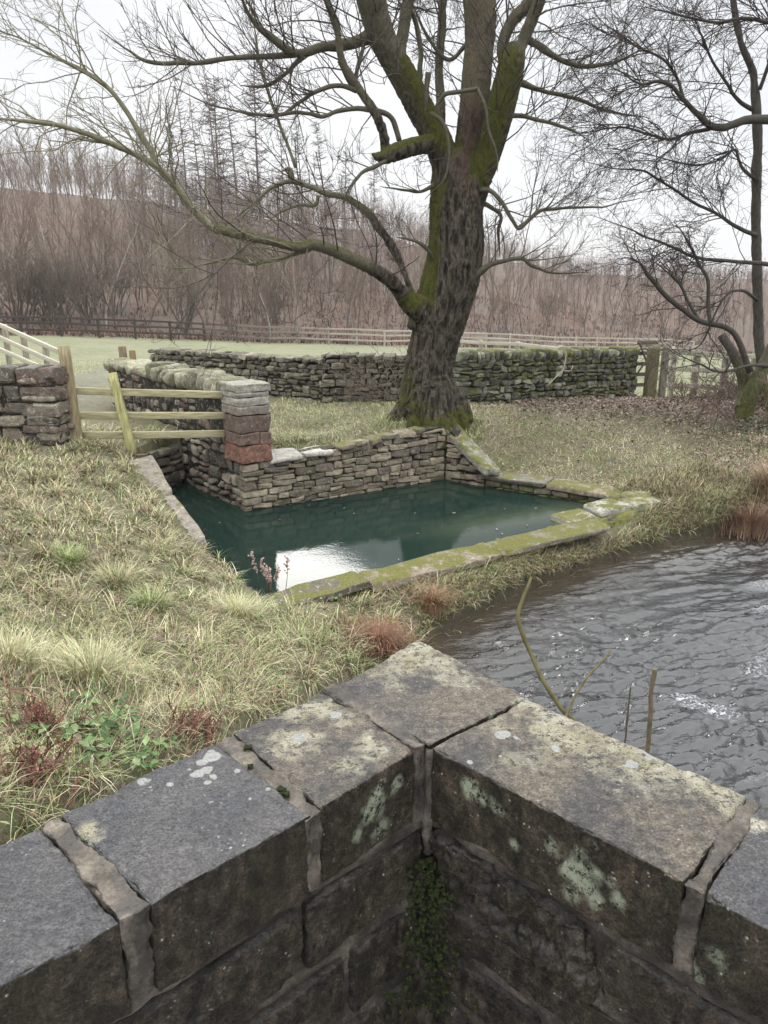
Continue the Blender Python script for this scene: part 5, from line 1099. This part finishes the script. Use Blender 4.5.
az = fbm2(x, y, .6, 2, 25) * 5 + r.normal(0, 1.2, n)
L = r.uniform(.04, .13, n) * (1 - .3 * browner)
blades(gr, np.stack([x, y, z - .01], 1), az, L, r.uniform(.004, .009, n), r.uniform(.4, 1.6, n), r.uniform(.3, 2.4, n), pick(n, wt, r))
tag(gr.build('grass', MAT_leaf, smooth=False), 'short faded grass on the right bank and round the big tree', 'grass', kind='stuff')
# strip along the water: longer, tangled, brown and green
gs = MB(); r = np.random.default_rng(221); eL = np.linalg.norm(np.diff(edge[3:13], axis=0), axis=1); tot = eL.sum(); ns = 12000
t_ = r.uniform(0, tot, ns); ci_ = np.clip(np.searchsorted(np.cumsum(eL), t_), 0, len(eL) - 1); f_ = r.random(ns)
e_a = edge[3:13][ci_]; e_b = edge[4:14][np.clip(ci_, 0, 8)]; tn = (e_b - e_a) / np.linalg.norm(e_b - e_a, axis=1)[:, None]; pp_ = e_a + (e_b - e_a) * f_[:, None] + np.stack([-tn[:, 1], tn[:, 0]], 1) * (r.beta(1.1, 1.4, ns) * 1.25)[:, None]
x, y = pp_[:, 0], pp_[:, 1]; front = (y - p_near[1]) * f_u[0] - (x - p_near[0]) * f_u[1]
kk = free(x, y) & ~on_rim(x, y) & ((front < -.26) | (x > 2.9)); x, y = x[kk], y[kk]; n = len(x); z = ground_z(x, y); gp = fbm2(x, y, 2.0, 3, 31)
cl5 = r.integers(2, 5, n); x = np.repeat(x, cl5) ; y = np.repeat(y, cl5); gp = np.repeat(gp, cl5); n = len(x); x = x + r.normal(0, .018, n); y = y + r.normal(0, .018, n); z = ground_z(x, y)
wt = np.stack([.7 + 0 * x, .35 + 0 * x, .5 + 1.6 * np.clip(gp, 0, 1), .8 + gp * .4, 2.2 - gp, 1.2 - .4 * gp, .3 + .5 * np.clip(gp, 0, 1)], -1).clip(.02)
blades(gs, np.stack([x, y, z - .01], 1), r.normal(-.9, 1.2, n), r.uniform(.08, .24, n), r.uniform(.005, .009, n), r.uniform(.1, .9, n), r.uniform(.8, 2.2, n), pick(n, wt, r))
tag(gs.build('grass', MAT_leaf, smooth=False), 'long tangled brown and green grass hanging over the river edge', 'grass', kind='stuff')
# pasture beyond the walls
def acc3(x, y, r): return (np.abs(x / y) < .62) & off_walls(x, y) & ((x - FA[0]) * FN[0] + (y - FA[1]) * FN[1] < 0) & (r.random(len(x)) < np.clip((15 / y) ** 1.6, 0, 1)) & ~((np.abs(x + 5.6) < .8) & (y < 22))
gp_ = MB(); x, y, r = scatter(-14, 12, 14.2, 22, 900, acc3, 207); z = ground_z(x, y); n = len(x)
blades(gp_, np.stack([x, y, z - .01], 1), r.uniform(0, 6.28, n), r.uniform(.03, .07, n), .004 + .0002 * y, r.uniform(.3, 1.3, n), r.uniform(.2, 1.2, n), pick(n, np.tile([.5, .6, .2, 1.6, .1, .0, .9], (n, 1)), r))
tag(gp_.build('grass', MAT_leaf, smooth=False), 'pale green grazed pasture between the stone walls and the far fence', 'grass', kind='stuff')
br = MB(); r = np.random.default_rng(231); s_ = r.uniform(-15, 80, 26000); d_ = 1.2 + 34 * r.random(26000) ** 1.5; x = FA[0] + fu[0] * s_ + FN[0] * d_; y = FA[1] + fu[1] * s_ + FN[1] * d_
kk = (fbm2(x, y, .22, 3, 41) > -.35) & (np.abs(x / y) < .7); x, y = x[kk], y[kk]; n = len(x); z = ground_z(x, y, False); pal = np.array([(.155, .075, .048), (.17, .095, .065), (.11, .074, .05), (.13, .06, .04), (.18, .125, .085)])
blades(br, np.stack([x, y, z], 1), r.uniform(0, 6.28, n), r.uniform(.3, .75, n), r.uniform(.04, .11, n), r.uniform(.1, .8, n), r.uniform(.5, 1.8, n), pal[r.integers(5, size=n)] * r.uniform(.5, 1.1, (n, 1)))
tag(br.build('bracken', MAT_leaf, smooth=False), 'rusty dead bracken covering the floor of the hillside wood', 'bracken', kind='stuff')
# dead leaves
def leaves(mb, x, y, z, sz, r, pal):
    n = len(x); a = r.uniform(0, 6.28, n); t1 = r.normal(0, .4, n); t2 = r.normal(0, .4, n); fl = z == ZW + .012; t1 = np.where(fl, .02 * t1, t1); t2 = np.where(fl, .02 * t2, t2)
    e1_ = np.stack([np.cos(a), np.sin(a), t1], 1) * sz[:, None]; e2_ = np.stack([-np.sin(a), np.cos(a), t2], 1) * (sz * .6)[:, None]; c = np.stack([x, y, z], 1)
    V = np.stack([c - e1_, c - e2_ * .9 - e1_ * .1 + (0, 0, .003), c + e1_, c + e2_ * .9 + e1_ * .1 + (0, 0, .003)], 1); b = np.arange(n)[:, None] * 4
    col = pal[r.integers(len(pal), size=n)] * r.uniform(.6, 1.3, (n, 1)); mb.add(V.reshape(-1, 3), b + np.arange(4), None, np.repeat(col, 4, 0))
lf_ = MB(); pal = np.array([(.17, .125, .095), (.22, .17, .13), (.12, .09, .075), (.28, .23, .185), (.15, .10, .075)])
def accl(x, y, r): return free(x, y) & off_walls(x, y) & (r.random(len(x)) < np.clip(.08 + .9 * np.exp(-((y - 12.9 + .06 * (x - 4)) / 1.0) ** 2) * (x > 2.2) + .35 * (x > 4.3), 0, 1)) & ~on_rim(x, y)
x, y, r = scatter(.9, 8, 8.2, 15, 1500, accl, 211); z = ground_z(x, y); leaves(lf_, x, y, z + r.uniform(.02, .09, len(x)), r.uniform(.012, .03, len(x)), r, pal)
def accl2(x, y, r): return acc(x, y, r) & (r.random(len(x)) < .35)
x, y, r = scatter(-6, 3, 1.8, 9, 420, accl2, 213); z = ground_z(x, y); leaves(lf_, x, y, z + r.uniform(.02, .07, len(x)), r.uniform(.01, .022, len(x)), r, pal)
x, y, r = scatter(-2, 2.8, 6, 10.3, 2.2, lambda x, y, r: inside(pool_poly, x, y), 217); leaves(lf_, x, y, np.full(len(x), ZW + .012), r.uniform(.012, .03, len(x)), r, np.array([(.3, .28, .2), (.2, .16, .1), (.35, .34, .28)]))
gw = MB(); x, y, r = scatter(-6, 2.5, 1.8, 9, 170, lambda x, y, r: acc(x, y, r) & (fbm2(x, y, 1.3, 3, 19) > .05), 219); z = ground_z(x, y); leaves(gw, x, y, z + r.uniform(.03, .10, len(x)), r.uniform(.008, .020, len(x)), r, np.array([(.12, .19, .06), (.16, .22, .08), (.09, .15, .05), (.2, .22, .10)]))
tag(gw.build('ground_cover', MAT_leaf, smooth=False), 'tiny green weed leaves scattered through the grass of the left bank', 'weeds', kind='stuff')
tag(lf_.build('leaf_litter', MAT_leaf, smooth=False), 'brown fallen leaves scattered over the banks', 'leaves', kind='stuff')

def tussock(name, label, cat, px, py, z, n, L, spread, pal, seed, wd=.006, curl=(.8, 2.0), group=None, dirx=None):
    r = np.random.default_rng(seed); p = at(px, py, z); p[2] = float(ground_z(np.array(p[0]), np.array(p[1])))
    a = r.uniform(0, 6.28, n) if dirx is None else r.normal(dirx, .9, n); rad = np.abs(r.normal(0, spread, n)); P_ = np.stack([p[0] + np.cos(a) * rad, p[1] + np.sin(a) * rad, np.zeros(n)], 1); P_[:, 2] = ground_z(P_[:, 0], P_[:, 1], False) - .015
    P_[:, 2] = np.minimum(P_[:, 2], p[2] + .1)
    b = MB(); pal = np.array(pal); c = pal[r.integers(len(pal), size=n)] * r.uniform(.7, 1.3, (n, 1))
    blades(b, P_, a + r.normal(0, .5, n), L * r.uniform(.55, 1.15, n), np.full(n, wd) * r.uniform(.7, 1.2, n), r.uniform(.05, .5, n), r.uniform(*curl, n), c)
    return tag(b.build(name, MAT_leaf, smooth=False), label, cat, group)
tussock('grass_tussock', 'rust-red dead grass tussock below the mossy rim slab corner', 'tussock', 378, 640, .30, 1000, .24, .15, [(.20, .095, .06), (.15, .075, .05), (.25, .14, .085)], 1, wd=.006, curl=(1.2, 3.0))
tussock('grass_tussock', 'smaller tan tussock on the river strip right of the rust-red one', 'tussock', 432, 612, .22, 500, .22, .08, [(.28, .16, .09), (.22, .12, .08), (.33, .24, .14)], 2)
tussock('grass_tussock', 'arching pale green tussock above the green-leaved weeds on the left bank', 'tussock', 95, 690, 1.05, 700, .30, .10, [STRAW, OLIVE, LIME, PALEST], 3, wd=.005)
tussock('grass_tussock', 'bright green grass tuft near the middle of the left bank', 'tussock', 150, 612, .85, 420, .22, .06, [GREEN, LIME, OLIVE], 4, wd=.005)
tussock('grass_tussock', 'grey-green drooping tuft above the bright green tuft', 'tussock', 118, 585, .95, 420, .24, .06, [OLIVE, (.2, .21, .13), STRAW], 5, wd=.005)
tussock('grass_tussock', 'fresh green grass tuft on the upper left bank', 'tussock', 70, 565, 1.05, 320, .2, .06, [GREEN, LIME], 6, wd=.005)
tussock('grass_tussock', 'straw tussock at the left picture edge halfway down the bank', 'tussock', 10, 665, 1.28, 600, .28, .1, [STRAW, PALEST, OLIVE], 7, wd=.005)
tussock('grass_tussock', 'pale overhanging tussock by the mossy rim slab', 'tussock', 240, 625, .5, 600, .26, .1, [PALEST, STRAW, LIME], 8, wd=.005)
tussock('grass_tussock', 'tall red-brown sedge clump at the water edge far right', 'tussock', 750, 518, .25, 900, .42, .22, [(.24, .15, .10), (.30, .21, .14), (.18, .11, .085)], 9, wd=.010, curl=(.3, 1.4))
tussock('grass_tussock', 'tan sedge clump where the bank meets the frame on the right', 'tussock', 775, 500, .35, 700, .40, .2, [(.30, .22, .14), (.26, .18, .12)], 10, wd=.010, curl=(.3, 1.4))
def weed(name, label, cat, px, py, z, n, seed, kind):
    r = np.random.default_rng(seed); p = at(px, py, z); p[2] = float(ground_z(np.array(p[0]), np.array(p[1]))); b = MB()
    for k in range(n):
        a = r.uniform(0, 6.28); rr = abs(r.normal(0, .10 if kind == 'red' else .14)); q = p + np.array((math.cos(a) * rr, math.sin(a) * rr, 0)); q[2] = float(ground_z(np.array(q[0]), np.array(q[1]))); h = r.uniform(.05, .16) if kind == 'red' else r.uniform(.02, .08)
        tube(b, [p + (0, 0, .01), (p + q) / 2 + (0, 0, .02), q], [.002, .002, .002], 3, (.12, .08, .06))
        top = q + np.array((r.normal(0, .05), r.normal(0, .05), h))
        if kind == 'red':
            c = np.array((.20, .095, .07)) * r.uniform(.6, 1.3); tube(b, [q, (q + top) / 2 + r.normal(0, .01, 3), top], [.0022, .002, .0015], 4, c)
            for j in range(14):
                s0 = q + (top - q) * r.uniform(.3, 1); e_ = s0 + r.normal(0, .022, 3) + (0, 0, .008); tube(b, [s0, e_], [.0016, .0026], 3, c)
        else:
            tube(b, [q, top], [.0025, .002], 4, (.09, .13, .04))
            m_ = 3; xx = np.full(m_, top[0]) + r.normal(0, .025, m_); yy = np.full(m_, top[1]) + r.normal(0, .025, m_); leaves(b, xx, yy, top[2] + r.normal(0, .015, m_), r.uniform(.014, .030, m_), r, np.array([(.10, .17, .06), (.13, .20, .075), (.075, .13, .05), (.17, .22, .10)]))
    return tag(b.build(name, MAT_leaf, smooth=False), label, cat)
weed('red_weed', 'dark red dead weed stems just above the parapet at far left', 'weed', 35, 785, 1.4, 40, 1, 'red')
weed('red_weed', 'brick-red dock stalks left of the green-leaved weeds', 'weed', 45, 728, 1.3, 26, 2, 'red')
weed('red_weed', 'reddish dead stems against the coping joint on the left wing', 'weed', 195, 725, 1.0, 30, 3, 'red')
weed('leafy_weed', 'bright green leafy weeds on the bank above the dark coping', 'weed', 85, 745, 1.25, 60, 4, 'green')
weed('leafy_weed', 'blue-green low leafy weeds beside the bright green patch', 'weed', 138, 742, 1.15, 36, 5, 'green')
weed('leafy_weed', 'small green leaves under the arching pale tussock', 'weed', 95, 705, 1.15, 30, 6, 'green')
# reddish dried flower stalks by the pool
b = MB(); r = np.random.default_rng(9); p = at(272, 585, .43)
for k in range(7):
    q = p + np.array((r.normal(0, .05), r.normal(0, .05), -.1)); top = q + np.array((r.normal(0, .03), r.normal(0, .03), r.uniform(.22, .36))); tube(b, [q, (q + top) / 2 + (.01, 0, 0), top], [.003, .0025, .002], 4, (.2, .14, .1))
    for j in range(22):
        s0 = q + (top - q) * r.uniform(.55, 1.05) + r.normal(0, .012, 3); e_ = .008; stone(b, s0, (e_, 0, 0), (0, e_, 0), (0, 0, e_), np.array((.42, .30, .27)) * r.uniform(.6, 1.2), 2, 3, .003, k * 30 + j, 80)
tag(b.build('dried_flower', MAT_leaf), 'dried pinkish flower stalks at the near left corner of the pool', 'plant')
# saplings by the parapet
def stem(label, pts, col, seed, kids=()):
    b = MB(); P = np.array([atY(a, c, d_) for a, c, _, d_ in pts]); Rr = np.array([w_ * .5 / F * d_ for _, _, w_, d_ in pts]); base = P[0].copy(); d0 = (P[0] - P[1]); d0 /= np.linalg.norm(d0); mid = P[0] + d0 * .22; base = mid + d0 * .1; base[2] = ZR - .25; mid2 = mid * .6 + base * .4; P = np.vstack([mid2, mid, P]); Rr = np.r_[Rr[0] * 1.08, Rr[0] * 1.04, Rr]
    Q = spline(np.c_[np.vstack([base, P]), np.r_[Rr[0] * 1.1, Rr]], 50); Q[:, 0] += .004 * fbm(Q[:, :3] * 9, 2, seed); tube(b, Q[:, :3], Q[:, 3], 7, col)
    for f, l in kids:
        i = int(f * 49); tube(b, [Q[i, :3], Q[i, :3] + np.array(l) * .6, Q[i, :3] + np.array(l)], [Q[i, 3] * .7, Q[i, 3] * .6, Q[i, 3] * .4], 5, col)
    return tag(b.build('sapling', MAT_twig), label, 'sapling')
stem('curved mossy bare sapling rising over the river behind the coping', [(560, 706, 5.5, 2.9), (545, 684, 5, 2.95), (529, 650, 5, 3.05), (519, 622, 5, 3.1), (521, 605, 4.6, 3.15), (529, 584, 3.6, 3.2), (533, 574, 2, 3.25)], (.11, .10, .045), 1, [(.97, (.01, 0, .05))])
stem('thin slanting twig beside the curved sapling', [(568, 712, 3, 2.85), (575, 695, 2.8, 2.9), (588, 676, 2.6, 2.95), (600, 664, 2.4, 3.0), (611, 650, 2, 3.05)], (.12, .10, .05), 2)
stem('straight cut stick with a blunt top standing over the river', [(648, 748, 5.5, 2.7), (650, 715, 5.5, 2.7), (652, 690, 5, 2.7), (655, 674, 5.5, 2.7), (655, 669, 5, 2.7)], (.16, .13, .085), 3)
stem('short thin twig left of the straight cut stick', [(627, 728, 2.2, 2.75), (629, 705, 2, 2.75), (631, 686, 1.6, 2.75)], (.10, .085, .06), 4)
# brushwood under the alder
def brush(label, px, py, z, n, L, rad, cols, seed):
    r = np.random.default_rng(seed); b = MB(); p = at(px, py, z)
    P = dict(seg=[5, 4, 3], wander=.22, up=.0, up0=.02, tip=.4, sides=[4, 3, 3], levels=2, kids=[6, 4], ang=(.4, 1.0), ratio=(.45, .7), rmin=.004, col=cols)
    for k in range(n):
        a = r.uniform(0, 6.28); q = p + np.array((r.normal(0, rad), r.normal(0, rad * .6), 0)); q[2] = float(ground_z(np.array(q[0]), np.array(q[1]), False)) - .03
        grow((b, b), q, (math.cos(a), math.sin(a) * .6, r.uniform(.4, 1.1)), L * r.uniform(.6, 1.1), .008, 0, P, r)
    return tag(b.build('bramble_thicket', MAT_twig), label, 'thicket')
brush('tangled brown brushwood between the gate post and the alder', 706, 402, .88, 55, .5, .6, [(.10, .075, .06), (.13, .09, .075), (.12, .08, .07)], 5)
brush('low purplish bramble tangle beyond the alder foot', 768, 425, .82, 30, .8, .5, [(.13, .09, .08), (.16, .11, .10)], 6)
brush('brown bramble arching behind the alder trunk at the fence', 752, 396, .88, 34, .75, .35, [(.11, .08, .065), (.14, .10, .085), (.13, .09, .08)], 8)
brush('thin bare sapling shoots beside the left of the big trunk', 398, 408, .95, 9, 1.1, .2, [(.19, .15, .12), (.2, .16, .13)], 7)
# pale fallen branch against the mossy wall
b = MB(); P_ = [atY(548, 385, 13.2), atY(556, 377, 13.25), atY(563, 370, 13.3), atY(566, 355, 13.35), atY(563, 346, 13.4)]; tube(b, spline(P_, 24), [.012] * 24, 6, (.36, .33, .25)); tube(b, spline([P_[2], atY(570, 371, 13.25), atY(573, 366, 13.3)], 8), [.008] * 8, 5, (.36, .33, .25))
tag(b.build('fallen_branch', MAT_twig), 'thin pale crooked branch leaning on the mossy green field wall', 'branch')
# ivy at the alder's foot, leaf pile under the gate
b = MB(); r = np.random.default_rng(3); p = at(742, 424, .88); m_ = 260; x = p[0] + r.normal(.1, .3, m_); y = p[1] + r.normal(-.1, .15, m_); leaves(b, x, y, ground_z(x, y) + np.abs(r.normal(.03, .05, m_)), r.uniform(.02, .035, m_), r, np.array([(.05, .09, .05), (.07, .12, .06)]))
tag(b.build('ivy', MAT_leaf, smooth=False), 'dark ivy patch on the ground at the alder foot', 'ivy')

# ------------------------------------------------------------------ haze
hb = MB(); X0, X1, Y0, Y1, Z0, Z1 = -320, 320, -60, 480, -16, 60
hb.add([(X0, Y0, Z0), (X1, Y0, Z0), (X1, Y1, Z0), (X0, Y1, Z0), (X0, Y0, Z1), (X1, Y0, Z1), (X1, Y1, Z1), (X0, Y1, Z1)], [(0, 3, 2, 1), (4, 5, 6, 7), (0, 1, 5, 4), (1, 2, 6, 5), (2, 3, 7, 6), (3, 0, 4, 7)])
m = M('damp_air'); m.t.nodes.remove(m.b); pv = m.n('ShaderNodeVolumePrincipled'); pv.inputs['Color'].default_value = (.97, .98, 1, 1); pv.inputs['Density'].default_value = .0005; pv.inputs['Anisotropy'].default_value = .2
m.l(pv.outputs[0], m.t.nodes['Material Output'].inputs['Volume'])
tag(hb.build('haze', m.m, smooth=False), 'thin damp winter haze over the valley', 'haze', kind='stuff')
